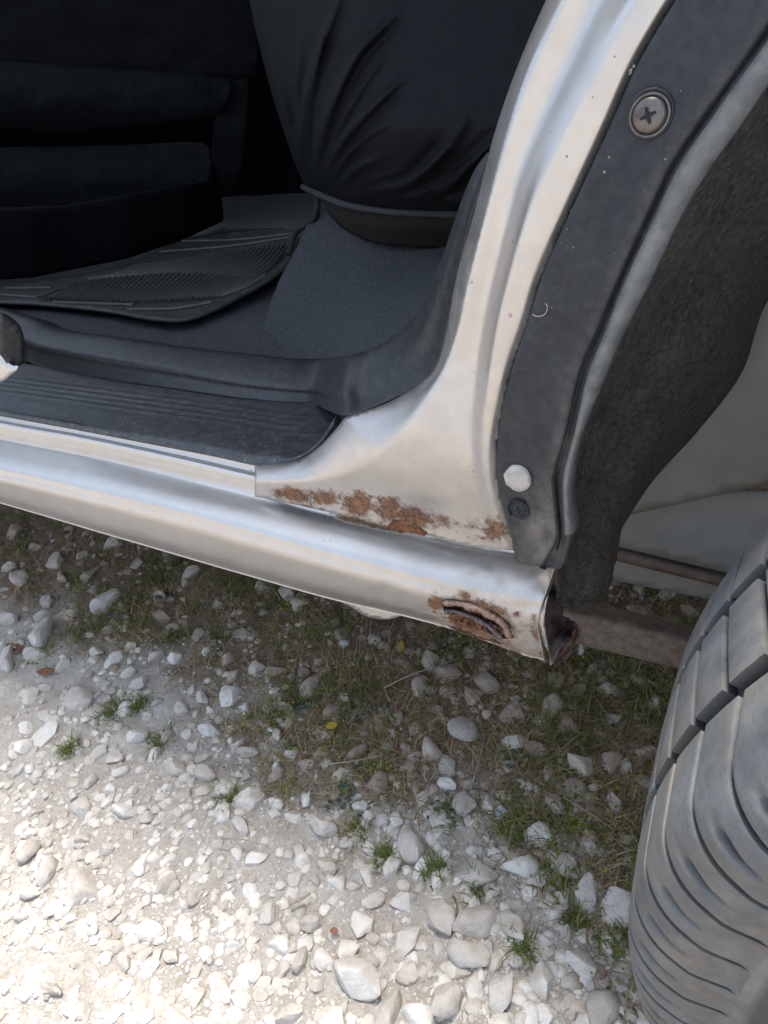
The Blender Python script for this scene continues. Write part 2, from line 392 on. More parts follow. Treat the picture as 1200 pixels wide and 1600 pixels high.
def ground_mat():
    m, nt, b = new_mat('gravel_track')
    v = vattr(nt, 'soil')
    pale = ramp(nt, noise(nt, 28, 8, .7), [(.3, (.40, .35, .298)), (.5, (.51, .462, .41)), (.7, (.6, .56, .51))])
    pale = mix(nt, mth(nt, 'MULTIPLY', ramp(nt, noise(nt, 190, 6, .75), [(.45, (0, 0, 0)), (.62, (1, 1, 1))]), .45), pale, (.3, .25, .2))
    soil = ramp(nt, noise(nt, 60, 8, .7), [(.3, (.1, .062, .039)), (.5, (.21, .142, .09)), (.72, (.36, .28, .2))])
    vf = mth(nt, 'ADD', v, mth(nt, 'MULTIPLY', mth(nt, 'SUBTRACT', noise(nt, 40, 6, .7), .5), .9), clamp=True)
    setin(nt, b.inputs['Base Color'], mix(nt, vf, pale, soil)); b.inputs['Roughness'].default_value = .95; b.inputs['Specular IOR Level'].default_value = .15
    bump(nt, b, mth(nt, 'ADD', noise(nt, 130, 8, .75), mth(nt, 'MULTIPLY', noise(nt, 520, 4, .7), .4)), .9, .006)
    return m

# ------------------------------------------------------------------ ground
def gz(x, y):
    z = .012 * N1.fbm(x * 4 + 40, y * 4 + 40, 2) + .0045 * N2.fbm(x * 24 + 9, y * 24 + 7, 3)
    r = np.hypot(x, y); return z * np.clip(1.6 - r / 6, .2, 1)
def axis_c(lo, hi, st, far):
    c = list(np.arange(lo, hi, st)); k = st
    a = lo; L = []
    while a > -far: k *= 1.22; a -= k; L.append(a)
    k = st; a = c[-1]; H = []
    while a < far: k *= 1.22; a += k; H.append(a)
    return np.array(L[::-1] + c + H)
gx, gy = axis_c(-1.9, .9, .009, 120), axis_c(-.9, 1.2, .009, 120)
GX, GY = np.meshgrid(gx, gy); gV = np.stack([GX.ravel(), GY.ravel(), gz(GX.ravel(), GY.ravel())], 1)
gme = mesh_np('ground', gV, grid_faces(len(gy), len(gx)))
sv = np.zeros(len(gV)); near = (np.abs(gV[:, 0]) < 3) & (np.abs(gV[:, 1]) < 3)
sv[near] = veg(gV[near, :2]); attr(gme, 'soil', sv)
tag(link('ground', gme, ground_mat()), kind='structure')

# ------------------------------------------------------------------ the car
car = empty('car', (0, .6, 0))
tag(car, 'silver car with a rusty sill, its rear door opening and wheel arch in view', 'car')
car.location = (0, 0, 0)

# outlines measured on the photograph, each with its own distance
OPEN = spline([(985, -260), (918, -140), (853, 0), (808, 105), (772, 210), (748, 305), (714, 430), (699, 512), (683, 570), (655, 600), (600, 632), (545, 650), (527, 668), (500, 697), (470, 717), (435, 724), (398, 724)], 8)
CREASE = spline([(1165, -260), (1060, -140), (962, 0), (911, 101), (862, 200), (822, 295), (784, 430), (765, 515), (751, 610), (745, 680), (750, 745), (765, 800)], 8)
FLARE_IN = spline([(1330, -400), (1235, -260), (1150, -140), (1057, 0), (997, 101), (955, 195), (905, 303), (851, 424), (825, 506), (800, 580), (779, 680), (778, 744), (786, 790), (799, 830), (806, 862)], 8)
BAND = spline([(1008, -260), (945, -140), (880, 0), (829, 108), (793, 215), (768, 305), (734, 440), (717, 515), (696, 570), (672, 612), (640, 660), (600, 706), (550, 737), (490, 751), (440, 752), (390, 751)], 8)
SEAM = spline([(398, 776), (440, 784), (500, 797), (560, 812), (610, 824), (660, 834), (700, 846), (760, 857), (812, 861)], 6)
TEAR = np.array([(612, 822), (622, 815), (640, 818), (652, 822), (660, 833), (640, 832)])

def gauss(P, c, r, ang=0):
    a = math.radians(ang); d = P - np.array(c); u = d[:, 0] * math.cos(a) + d[:, 1] * math.sin(a); v = -d[:, 0] * math.sin(a) + d[:, 1] * math.cos(a)
    return np.exp(-((u / r[0]) ** 2 + (v / r[1]) ** 2))
def rust_qp(P):
    r = np.zeros(len(P))
    for c, s, a, w in [((458, 773), (38, 13), 10, 1.25), ((505, 777), (34, 14), 5, 1.2), ((560, 788), (28, 22), 15, 1.3), ((608, 795), (28, 26), 15, 1.15), ((645, 808), (42, 20), 14, 1.25),
                       ((695, 816), (34, 12), 12, .75), ((735, 822), (20, 14), 10, .7), ((775, 826), (26, 22), 20, 1.0), ((755, 843), (36, 9), 8, .65), ((585, 776), (10, 8), 0, .5),
                       ((797, 492), (5, 4), 60, .7), ((692, 727), (6, 5), 0, .35), ((1000, 95), (5, 14), 30, .3)]:
        r = np.maximum(r, w * gauss(P, c, s, a))
    r = np.maximum(r, .75 * np.exp(-(pl_dist(P, SEAM) / 5) ** 2) * sstep(415, 470, P[:, 0]) * (1 - sstep(680, 760, P[:, 0])))
    return np.clip(r, 0, 1.2)
def grime_qp(P):
    g = .16 + .3 * gauss(P, (700, 760), (120, 90), 0) + .5 * gauss(P, (770, 790), (40, 80), 0)
    g += .5 * np.exp(-(pl_dist(P, FLARE_IN) / 7) ** 2) + .25 * np.exp(-(pl_dist(P, SEAM) / 22) ** 2)
    return np.clip(g * (P[:, 1] > 380) + .1, 0, 1)
QP_SIDE = 1 if pl_dist(np.array([(700., 700.)]), BAND, True)[1][0] < 0 else -1
def qp_depth(P):
    d1, s, near, par = pl_dist(P, OPEN, True)
    d2, s2, _, _ = pl_dist(P, BAND, True)
    t = np.where(s2 * 1.0 < 0, 1.0, d1 / (d1 + d2 + 1e-6)) if QP_SIDE > 0 else np.where(s2 > 0, 1.0, d1 / (d1 + d2 + 1e-6))
    over = np.where(t >= 1, np.exp(-d2 / 9), 0)
    flange = .027 * (1 - t) ** 1.25 + .006 * (1 - t) ** 4 + .0012 * over * 0      # rolls inwards to the door opening
    dc, sc, _, pc = pl_dist(P, CREASE, True)
    sgn = np.where(sc < 0, 1, -1) * dc                           # + towards the wheel arch
    fade = 1 - sstep(540, 740, P[:, 1])
    hw = np.interp(P[:, 1], [-150, 100, 400, 700], [33, 26, 17, 13])
    left = .008 + .014 * fade
    y = left * (1 - sstep(-1.0, 1.0, sgn / hw))
    y = y + .001 * fade * np.exp(-((sgn / hw + 1.35) / .7) ** 2)   # faint hollow before the step
    df, sf, _, _ = pl_dist(P, FLARE_IN, True)
    y = y + .005 * np.exp(-(df / 9) ** 2)                          # rolled under the trim
    y = y + .0004 * N1.fbm(P[:, 0] / 110, P[:, 1] / 110, 2)
    ds = pl_dist(P, SEAM)
    y = y + np.interp(P[:, 0], [398, 600, 812], [.027, .024, .012]) * np.exp(-(ds / 80) ** 2)
    return at_y(P, y + flange)
qp_poly = np.vstack([OPEN[8:], SEAM, FLARE_IN[::-1][:-16]])
qp = patch('quarter_panel', qp_poly, qp_depth, PAINT, car, step=4.5, th=.0016, attrs={'rust': rust_qp, 'grime': grime_qp}, holes=[TEAR])

# rolled-up rust flake and paint blister at the seam
def flake(name, poly, y, mat, parent, curl=.004, step=2.5, seed=0):
    nn = VN(50 + seed)
    return patch(name, poly, lambda P: at_y(P, y - curl * np.abs(nn.fbm(P[:, 0] / 9, P[:, 1] / 9, 2))), mat, parent, step=step, th=.0008)
flake('rust_flake', [(606, 822), (616, 812), (634, 813), (650, 820), (668, 833), (664, 838), (640, 832), (618, 828)], .006, RUST, qp, .003)

# the sill (rocker panel): stations along the car, profile from the plate down and round underneath
ENDY = [834, 890, 915, 945, 975, 1005, 1037]; ENDX = [872, 869, 862, 851, 847, 851, 861]      # ragged rear edge
def sill_row(x, top, f1, b1, s0, s1, b2, bot, fr=0.0):
    r = [(x, top - 4, .063), (x + 1, top + (f1 - top) * .55, .057), (x + 2, f1, .0485), (x + 3, (f1 + b1) / 2, .0465), (x + 4, b1, .0445), (x + 5, s0, .041),
         (x + 6, s0 + (s1 - s0) * .2, .0308), (x + 7, s0 + (s1 - s0) * .5, .0162), (x + 8, s0 + (s1 - s0) * .8, .0042), (x + 9, s1, .001), (x + 10, s1 + (b2 - s1) * .5, -.002), (x + 11, b2, .0),
         (x + 12, b2 + (bot - b2) * .6, .006), (x + 13, bot - 2, .016)]
    r = [(a + fr * (np.interp(b, ENDY, ENDX) - a), b, c) for a, b, c in r]
    R = prow(r)
    e = R[-1] + np.array([0, .004, -.004]); e2 = e + np.array([0, .04, -.006])
    return np.vstack([R[:1] + [[0, .03, -.012]], R, e[None], e2[None]])
sill_rows = [sill_row(*a) for a in [
    (-420, 575, 582, 603, 607, 660, 672, 672), (-200, 612, 619, 642, 646, 700, 712, 733), (0, 650, 662, 686, 690, 742, 762, 790), (130, 672, 686, 712, 716, 772, 796, 828), (270, 699, 716, 742, 748, 806, 834, 869),
    (398, 726, 746, 770, 778, 842, 870, 906), (480, 744, 764, 788, 799, 865, 893, 929), (560, 762, 782, 804, 816, 886, 915, 949), (640, 780, 800, 822, 834, 908, 937, 968),
    (720, 800, 818, 838, 852, 928, 962, 992), (790, 818, 834, 850, 864, 944, 984, 1018), (822, 826, 842, 857, 872, 950, 991, 1029, .35), (846, 831, 847, 861, 877, 955, 997, 1035, .75), (860, 834, 850, 864, 880, 958, 1000, 1037, 1.0)]]
HOLE = spline([(692, 945), (705, 939), (730, 945), (752, 952), (775, 962), (790, 975), (798, 992), (790, 998), (765, 990), (735, 981), (710, 972), (694, 958), (692, 945)], 3)
HOLE = HOLE + np.stack([3 * N1(HOLE[:, 0] / 5, HOLE[:, 1] / 5), 3 * N2(HOLE[:, 0] / 5, HOLE[:, 1] / 5)], 1)
def rust_sill(P):
    r = np.zeros(len(P))
    for c, s, a, w in [((680, 943), (17, 15), 0, 1.2), ((728, 936), (10, 16), -20, 1.05), ((760, 950), (44, 12), 18, 1.1), ((745, 972), (78, 36), 20, 1.0), ((740, 1000), (70, 9), 16, .95), ((790, 1015), (50, 14), 20, .8),
                       ((807, 961), (8, 7), 0, 1), ((838, 990), (14, 20), 0, .8), ((862, 905), (5, 14), 20, .8), ((835, 965), (8, 10), 0, .5), ((850, 1020), (18, 14), 0, .8)]:
        r = np.maximum(r, w * gauss(P, c, s, a))
    r = np.maximum(r, .95 * np.exp(-((pl_dist(P, SEAM) - 3) / 6) ** 2) * sstep(500, 540, P[:, 0]) * (1 - sstep(600, 690, P[:, 0])))
    return np.clip(r, 0, 1.2)
def grime_sill(P):
    return np.clip(.1 + .35 * gauss(P, (770, 940), (90, 40), 12) + .6 * gauss(P, (800, 1000), (90, 30), 15) + .22 * sstep(500, 800, P[:, 0]), 0, 1)
def sill_disp(P, V):
    k = sstep(560, 760, P[:, 0]); d = np.zeros_like(V)
    d[:, 1] = .0011 * k * N1.fbm(P[:, 0] / 28, P[:, 1] / 20, 3) + .0016 * gauss(P, (600, 925), (12, 26), 25) + .00025 * N2.fbm(P[:, 0] / 140, P[:, 1] / 60, 2)
    d[:, 1] += .006 * gauss(P, (745, 968), (50, 16), 18) 
    return d
sill = loft('rocker_panel', sill_rows, PAINT, car, nu=22, nv=5, th=.0016, attrs={'rust': rust_sill, 'grime': grime_sill}, hole=HOLE, disp=sill_disp)

# rust hole: dark cavity, crusts and torn lips
nh = VN(77)
patch('rust_cavity', np.array([(680, 930), (730, 930), (800, 960), (812, 1000), (780, 1006), (720, 990), (685, 970)]), lambda P: at_y(P, .0135 + .004 * nh.fbm(P[:, 0] / 14, P[:, 1] / 9, 3)), RUST_MIX, sill, step=3, th=.001)
flake('rust_crust', spline([(694, 958), (706, 954), (724, 962), (742, 968), (755, 974), (752, 984), (728, 980), (708, 972), (694, 958)], 3), .008, RUST, sill, .006, 2.5, 3)
flake('rust_crust', spline([(758, 972), (778, 976), (796, 990), (794, 999), (770, 993), (756, 985), (758, 972)], 3), .008, RUST_MIX, sill, .006, 2.5, 4)
def strip(name, top, bot, y0, y1, mat, parent, jag=2.0, seed=1, th=.0008):
    t = spline(top, 8); b = spline(bot, 8); nn = VN(90 + seed)
    k = np.arange(len(t)); b = b + np.stack([jag * nn.fbm(k / 4.1, k * 0. + 2, 3), jag * nn.fbm(k / 3.3, k * 0 + 5, 3)], 1)
    rows = [at_y(t, np.full(len(t), y0)), at_y((t + b) / 2, np.full(len(t), (y0 + y1) / 2 - .002)), at_y(b, np.full(len(t), y1))]
    A = np.stack(rows, 0); V = A.reshape(-1, 3); F = face_cam(V, grid_faces(3, len(t)))
    o = link(name, mesh_np(name, V, F), mat, parent); solid(o, th); return o
strip('torn_lip', [(690, 937), (730, 941), (762, 953), (790, 972), (804, 996)], [(692, 945), (728, 951), (758, 963), (783, 981), (795, 1001)], -.001, -.003, RUST_LIP, sill, 3.0, 1)
strip('torn_lip', [(694, 949), (726, 955), (754, 967), (776, 982), (790, 996)], [(697, 956), (722, 962), (748, 974), (770, 988), (780, 999)], .006, .002, RUST_DARK, sill, 3, 2)
# ragged rear end of the sill
nn9 = VN(9)
def end_depth(P):
    t = np.clip((P[:, 0] - 848) / 55, 0, 1)
    return at_y(P, .018 + .05 * sstep(0, .6, t) - .03 * sstep(.6, 1, t) + .009 * nn9.fbm(P[:, 0] / 12, P[:, 1] / 12, 4))
end_poly = spline([(868, 880), (862, 912), (850, 945), (846, 980), (853, 1015), (862, 1036), (884, 1027), (900, 1000), (903, 980), (892, 968), (880, 960), (884, 940), (892, 910), (890, 885), (868, 880)], 4)
end_poly = end_poly + np.stack([2.5 * N1(end_poly[:, 0] / 4, end_poly[:, 1] / 4), 2.5 * N2(end_poly[:, 0] / 4, end_poly[:, 1] / 4)], 1)
end = patch('rusted_end', end_poly, end_depth, RUST_DARK, car, step=3, th=.001)
strip('torn_lip', [(902, 976), (903, 990), (894, 1010), (880, 1026)], [(896, 984), (896, 996), (888, 1010), (870, 1028)], .03, .016, RUST_MIX, end, 3.5, 5)
strip('bent_edge', [(870, 890), (863, 914), (852, 945), (847, 975), (852, 1005), (860, 1036)], [(865, 890), (857, 914), (846, 946), (841, 976), (846, 1006), (852, 1036)], .010, -.003, PAINT, end, .8, 6)
# drain lip hanging under the sill
patch('drain_lip', spline([(520, 935), (548, 948), (570, 962), (600, 968), (622, 964), (636, 956), (650, 965), (650, 940), (520, 905)], 3), lambda P: at_y(P, .022 + .0 * P[:, 0]), PAINT, car, step=4, th=.002,
      attrs={'rust': lambda P: .4 * gauss(P, (595, 966), (20, 5)), 'grime': lambda P: .25 + 0 * P[:, 0]})

# ------------------------------------------------------------------ wheel arch moulding
def flare_row(a, f2, g, l0, l1):
    """a: edge on the body, f2: face before groove, g: groove, l0/l1: lip"""
    mid = tuple((np.array(a) + np.array(f2)) / 2)
    a2 = tuple(np.array(a) + (np.array(f2) - np.array(a)) * .06); lm = tuple((np.array(l0) + np.array(l1)) / 2)
    r = prow([(a[0] - 1, a[1], .004), (*a, -.003), (*a2, -.0065), (*mid, -.010), (*f2, -.0145), (*g, -.009), (*l0, -.0155), (*lm, -.019), (*l1, -.014)])
    return np.vstack([r, r[-1:] + np.array([[-.002, .010, 0.0]])])
FR = [((1235, -260), (1360, -190), (1372, -185), (1384, -178), (1440, -140)),
      ((1150, -140), (1270, -70), (1280, -66), (1290, -58), (1335, -25)),
      ((1057, 0), (1172, 68), (1180, 72), (1188, 78), (1225, 100)),
      ((997, 101), (1098, 172), (1106, 176), (1113, 182), (1150, 205)),
      ((955, 195), (1046, 250), (1053, 255), (1060, 260), (1097, 280)),
      ((905, 303), (1010, 325), (1017, 330), (1024, 335), (1058, 348)),
      ((851, 424), (962, 432), (969, 436), (976, 440), (1010, 450)),
      ((825, 506), (928, 515), (935, 519), (943, 523), (968, 532)),
      ((800, 580), (900, 580), (908, 583), (917, 588), (940, 600)),
      ((782, 665), (880, 668), (888, 670), (898, 672), (908, 680)),
      ((778, 740), (862, 738), (870, 740), (880, 742), (893, 744)),
      ((788, 795), (864, 785), (870, 786), (879, 788), (891, 790)),
      ((800, 838), (868, 836), (874, 837), (881, 838), (898, 834)),
      ((806, 874), (845, 880), (855, 882), (870, 882), (891, 870)),
      ((808, 880), (845, 885), (855, 887), (868, 888), (886, 878))]
GRV = spline([f[1] for f in FR], 5)
flare = loft('arch_moulding', [flare_row(*f) for f in FR], FLARE, car, nu=7, nv=5, th=.002, attrs={'grime': lambda P: np.clip(.9 * gauss(P, (845, 830), (34, 60)) + .3 * gauss(P, (880, 690), (14, 90), 5) + .18 * np.exp(-(pl_dist(P, GRV) / 12) ** 2), 0, 1)})
# pale dusty rolled lip as its own strip, just proud of the moulding
lipL = spline([f[3] for f in FR[:-2]], 6); lipR = spline([f[4] for f in FR[:-2]], 6)
rows = []
for t, yy in ((0.02, -.0168), (.3, -.0202), (.7, -.0205), (1.0, -.0155)):
    rows.append(at_y(lipL * (1 - t) + lipR * t, np.full(len(lipL), yy)))
A = np.stack(rows, 0); B = rows[-1] + np.array([.001, .012, 0]); A = np.concatenate([A, B[None]], 0)
V = A.reshape(-1, 3); o = link('rolled_lip', mesh_np('rolled_lip', V, face_cam(V, grid_faces(5, len(lipL)))), LIP, flare); solid(o, .0015)
# raised foot of the moulding with the small notch
strip('clip_rib', [(868, 745), (872, 790), (876, 836), (872, 860)], [(861, 752), (865, 792), (870, 836), (868, 858)], -.0165, -.0175, BLACK, flare, .5, 8)

def disc_frame(px, y, n=(0, -1, 0)):
    c = at_y([px], y)[0]; return Vector(c)
def lathe(name, prof, seg, mat, parent, M):
    """prof: list of (r, h); axis is local z, M places it"""
    V = []; F = []
    for r, h in prof:
        for k in range(seg):
            a = 2 * math.pi * k / seg; V.append(M @ Vector((r * math.cos(a), r * math.sin(a), h)))
    n = len(prof)
    F = [[i * seg + k, i * seg + (k + 1) % seg, (i + 1) * seg + (k + 1) % seg, (i + 1) * seg + k] for i in range(n - 1) for k in range(seg)]
    F.append([(n - 1) * seg + k for k in range(seg)])
    return link(name, mesh_np(name, [tuple(v) for v in V], F), mat, parent)
def place(px, y, tilt=(0, 0)):
    c = at_y([px], y)[0]
    n = Vector((tilt[0], -1, tilt[1])).normalized(); q = n.to_track_quat('Z', 'X')
    return Matrix.Translation(Vector(c)) @ q.to_matrix().to_4x4()
def cross_slot(M, parent, s, h):
    """cross recess: a four armed dark star set into the head"""
    import bmesh
    pts = []
    for k in range(4):
        a = math.pi / 2 * k + .35
        for da, r in ((-.16, s), (.16, s), (math.pi / 4, s * .36)):
            pts.append(M @ Vector((r * math.cos(a + da), r * math.sin(a + da), h)))
    V = [tuple(p) for p in pts] + [tuple(M @ Vector((0, 0, h - .0005)))]
    F = [[i, (i + 1) % 12, 12] for i in range(12)]
    o = link('cross_recess', mesh_np('cross_recess', V, F, False), BLACK, parent)
M = place((1015, 180), -.0115, (-.05, .1))
sc = lathe('screw', [(a * .8, b * .8) for a, b in [(.0134, -.002), (.0134, .0005), (.0128, .0012), (.0116, .0012), (.0112, -.0002), (.0106, -.0002), (.0104, .0022), (.0094, .0034), (.006, .0042), (.0025, .0045)]], 36, SCREW, flare, M)
sc['label'] = 'large bronze cross-head screw high on the arch moulding'
cross_slot(M, sc, .0042, .0042)
lathe('screw_seat', [(.0112, -.001), (.0119, .0009), (.0111, .0012), (.0106, .0002)], 36, FLARE, flare, place((1016, 178), -.0112, (-.05, .1)))
M = place((808, 748), -.0125, (-.1, .05))
cp = lathe('plug', [(.0108, -.004), (.0108, .0008), (.0098, .0016), (.006, .0018), (.002, .0016)], 22, CAPM, flare, M); cp['label'] = 'pale round plug near the foot of the moulding'
for v in cp.data.vertices:
    v.co += Vector((N1(np.array([v.co.x * 700]), np.array([v.co.z * 700]))[0] * .0009, N2(np.array([v.co.x * 500]), np.array([v.co.z * 500]))[0] * .0006, 0))
M = place((811, 797), -.0105, (-.1, .05))
s2 = lathe('screw', [(.0085, -.001), (.0085, .0002), (.007, -.0006), (.0062, -.0006), (.0058, .0006), (.003, .001)], 24, FLARE, flare, M); s2['label'] = 'small black cross-head screw below the pale plug'
cross_slot(M, s2, .0036, .0018)
a_ = [M @ Vector((.0092 * math.cos(t), .0092 * math.sin(t), .0004)) for t in np.linspace(-.6, 2.4, 14)]
link('slot_ring', tube_mesh('slot_ring', [tuple(p) for p in a_], .0009, 6), BLACK, s2)
# a stray fibre and dirt chips on the moulding
pts = at_y(spline([(832, 491), (838, 494), (848, 493), (854, 487), (855, 479), (852, 474)], 5), np.full(1, -.0105).repeat(26))
link('stray_fibre', tube_mesh('stray_fibre', pts, .0003, 5), CAPM, flare)
for px, r in (((952, 246), .0011), ((944, 269), .0016), ((892, 330), .0010), ((886, 358), .0008), ((1096, 124), .0009), ((862, 480), .001), ((985, 112), .002), ((990, 104), .0018)):
    vv = I1[0] * (1 + .35 * rng.randn(len(I1[0]), 1)) * [r * .6, .0006, r * .5]; oo = link('dirt_chip', mesh_np('dirt_chip', vv, I1[1]), CHIP, flare)
    oo.location = Vector(at_y([px], -.0115)[0]); oo.rotation_euler = (0, rng.rand() * 3, 0)

# ------------------------------------------------------------------ wheel arch inside
def liner_disp(P, V):
    d = np.zeros_like(V); n = N1.fbm(P[:, 0] / 34, P[:, 1] / 46, 4); e = np.exp(-((P[:, 0] - np.interp(P[:, 1], [500, 700, 950], [955, 915, 885])) / 22) ** 2)
    w_ = np.clip(V[:, 1] / .06, .15, 1) * (1 - sstep(.09, .17, V[:, 1])); d[:, 0] = .0035 * n * w_ + .003 * e * N2.fbm(P[:, 0] / 9, P[:, 1] / 9, 2); d[:, 1] = .003 * w_ * N3.fbm(P[:, 0] / 24, P[:, 1] / 24, 3); return d
LR = [[(1330, -40, .0), (1420, 0, .10), (1480, 100, .22), (1500, 160, .27)],
      [(1222, 98, .0), (1300, 130, .09), (1360, 210, .20), (1370, 280, .26)],
      [(1097, 280, -.004), (1190, 270, .07), (1270, 330, .17), (1290, 380, .25)],
      [(1010, 450, -.004), (1090, 420, .06), (1180, 430, .15), (1200, 470, .235)],
      [(940, 600, -.004), (1010, 560, .05), (1105, 560, .12), (1159, 582, .22)],
      [(900, 700, -.002), (960, 660, .05), (1040, 660, .11), (1092, 672, .20)],
      [(886, 775, .0), (935, 745, .05), (1000, 745, .10), (1020, 752, .17)],
      [(884, 840, .004), (915, 825, .045), (955, 825, .08), (975, 825, .13)],
      [(872, 890, .01), (900, 890, .045), (940, 890, .07), (959, 890, .10)],
      [(868, 915, .02), (890, 925, .045), (930, 925, .06), (952, 917, .08)],
      [(872, 943, .03), (893, 949, .045), (912, 947, .055), (932, 936, .07)]]
loft('wheel_arch_liner', [prow(r) for r in LR], LINER, car, nu=12, nv=16, th=.003, disp=liner_disp)
patch('inner_panel', np.array([(930, 822), (978, 806), (1060, 788), (1140, 770), (1330, 728), (1700, 640), (1700, -60), (1180, 300), (1000, 700)]), lambda P: at_y(P, .29 + .00012 * (P[:, 1] - 700)), PRIMER, car, step=14, th=.003)
patch('chassis_panel', np.array([(930, 790), (1040, 768), (1330, 770), (1330, 940), (1140, 896), (1050, 872), (930, 846)]), lambda P: at_y(P, .34 - .0003 * (P[:, 1] - 800)), PRIMER, car, step=12, th=.004)
p0, p1 = at_y([(900, 849), (1300, 946)], [.33, .33]); p0 = np.array(p0); p1 = np.array(p1)
link('brake_pipe', tube_mesh('brake_pipe', [p0 + (p1 - p0) * t for t in np.linspace(0, 1, 8)], .0105, 14), SHEATH, car)
patch('floor_edge', np.array([(930, 855), (1250, 935), (1250, 975), (1115, 938), (955, 906), (930, 900)]), lambda P: at_y(P, .37 + 0 * P[:, 0]), PRIMER, car, step=10, th=.01)
# trailing arm: flattened channel running back to the axle
rows = []
for t in np.linspace(0, 1, 7):
    top = np.array([880, 930]) * (1 - t) + np.array([1190, 1006]) * t; bot = np.array([874, 1000]) * (1 - t) + np.array([1190, 1075]) * t
    mid = top * .7 + bot * .3
    rows.append(np.vstack([prow([(*(top + [0, 3]), .20), (*top, .185), (*mid, .150), (*(top * .35 + bot * .65), .145), (*bot, .150)]), prow([(*bot, .150)]) + np.array([[0, .05, -.01]])]))
loft('trailing_arm', rows, ARM, car, nu=6, nv=6, th=.003)

# ------------------------------------------------------------------ tyre
TW, TR = .217, .400
TC = np.array([.519, -.251 + TW / 2, .397])     # wheel centre
def prof(v, drop=0.0):
    """v: signed arc length across the tread from the middle (outer side is -y). returns (y, r)"""
    s = np.sign(v); a = np.abs(v); fl = TW / 2 - .030; R = .033
    flat = a <= fl; phi = np.clip((a - fl) / R, 0, 1.25)
    y = np.where(flat, a, fl + (R - drop) * np.sin(phi)); r = np.where(flat, TR - .0025 * (a / fl) ** 2 - drop, TR - .0025 - R + (R - drop) * np.cos(phi))
    ext = np.maximum(a - fl - R * 1.25, 0)
    y = y + ext * math.cos(1.25) * .8; r = r - ext * math.sin(1.25)
    return s * y, r
def tyre_pt(v, th, drop=0.0):
    y, r = prof(np.asarray(v, float), drop); th = np.asarray(th, float)
    return np.stack([r * np.sin(th), y, r * np.cos(th)], -1)
nseg = 160
vs = np.concatenate([np.linspace(-.262, -.15, 24)[:-1], np.linspace(-.15, .15, 33), np.linspace(.15, .262, 24)[1:]])
TH, VV = np.meshgrid(np.linspace(0, 2 * math.pi, nseg, endpoint=False), vs, indexing='ij')
cv = tyre_pt(VV.ravel(), TH.ravel(), .0085); m = len(vs)
sw = np.repeat(np.abs(vs)[None], nseg, 0).ravel()
cf = np.array([[i * m + j, i * m + j + 1, ((i + 1) % nseg) * m + j + 1, ((i + 1) % nseg) * m + j] for i in range(nseg) for j in range(m - 1)])
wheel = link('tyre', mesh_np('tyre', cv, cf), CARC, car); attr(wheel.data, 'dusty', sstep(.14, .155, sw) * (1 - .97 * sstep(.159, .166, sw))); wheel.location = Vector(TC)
NP = 73; PIT = 2 * math.pi / NP
def block_mesh(v0, v1, off, wid, skew, nu=8, nw=4, shoulder=False):
    """one tread block: raised top and walls; off(v) shifts the block along the tread"""
    us = np.linspace(0, 1, nu + 1); ws = np.linspace(0, 1, nw + 1); us[1] = .02; ws[1] = .05; ws[-2] = .95
    U, W = np.meshgrid(us, ws, indexing='ij')
    v = v0 + (v1 - v0) * U
    th = off(v) * PIT + (W - .5) * wid(v) * PIT
    dr = np.zeros_like(v)
    if shoulder:
        dr = .0088 * sstep(.72, 1, U)                                   # runs out into the side wall
        nz = np.exp(-((W - .45 - .25 * (U - .6)) / (.015 + .075 * (1 - sstep(.52, .74, U)))) ** 2) * sstep(.49, .53, U) * (1 - sstep(.70, .76, U)); dr = np.maximum(dr, .006 * nz)   # short wedge notch
    rim = (U < .01) | (W < .01) | (W > .99); dr = np.maximum(dr, np.where(rim, .0004, 0))
    V = [tyre_pt(v.ravel(), th.ravel(), dr.ravel()), tyre_pt(v.ravel(), th.ravel(), .0095)]
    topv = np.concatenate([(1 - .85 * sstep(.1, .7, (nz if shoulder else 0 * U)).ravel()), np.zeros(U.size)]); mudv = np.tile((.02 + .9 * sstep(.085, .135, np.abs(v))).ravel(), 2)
    n = (nu + 1) * (nw + 1); F = list(map(list, grid_faces(nu + 1, nw + 1)))
    idx = np.arange(n).reshape(nu + 1, nw + 1)
    ring = list(idx[0, :]) + list(idx[1:, -1]) + list(idx[-1, :-1][::-1]) + list(idx[1:-1, 0][::-1])
    F += [[ring[i], ring[(i + 1) % len(ring)], n + ring[(i + 1) % len(ring)], n + ring[i]] for i in range(len(ring))]
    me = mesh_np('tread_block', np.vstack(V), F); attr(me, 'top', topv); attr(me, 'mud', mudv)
    import bmesh
    bm = bmesh.new(); bm.from_mesh(me); bmesh.ops.recalc_face_normals(bm, faces=bm.faces)
    ctr = sum((f.calc_center_median() for f in bm.faces), Vector()) / len(bm.faces)
    if bm.faces[nu * nw // 2].normal.dot(Vector((ctr.x, 0, ctr.z))) < 0: bmesh.ops.reverse_faces(bm, faces=bm.faces)
    bm.to_mesh(me); bm.free(); me.polygons.foreach_set('use_smooth', np.ones(len(me.polygons), bool))
    me.set_sharp_from_angle(angle=math.radians(45)); return me
ribs = [(-.047, -.158, lambda v: .0 + 5.2 * (v + .047), lambda v: np.interp(v, [-.15, -.1, -.05], [.90, .88, .85]), True),
        (-.033, .033, lambda v: .4 - 5 * v, lambda v: .82 + 0 * v, False),
        (.047, .158, lambda v: .2 + 5.2 * (v - .047), lambda v: .88 + 0 * v, True)]
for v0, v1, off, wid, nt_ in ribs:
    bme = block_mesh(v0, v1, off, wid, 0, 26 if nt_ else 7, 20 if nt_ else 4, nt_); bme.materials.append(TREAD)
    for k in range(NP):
        b = bpy.data.objects.new('tread_block', bme); COL.objects.link(b); b.parent = wheel; b.rotation_euler = (0, 2 * math.pi * k / NP, 0)
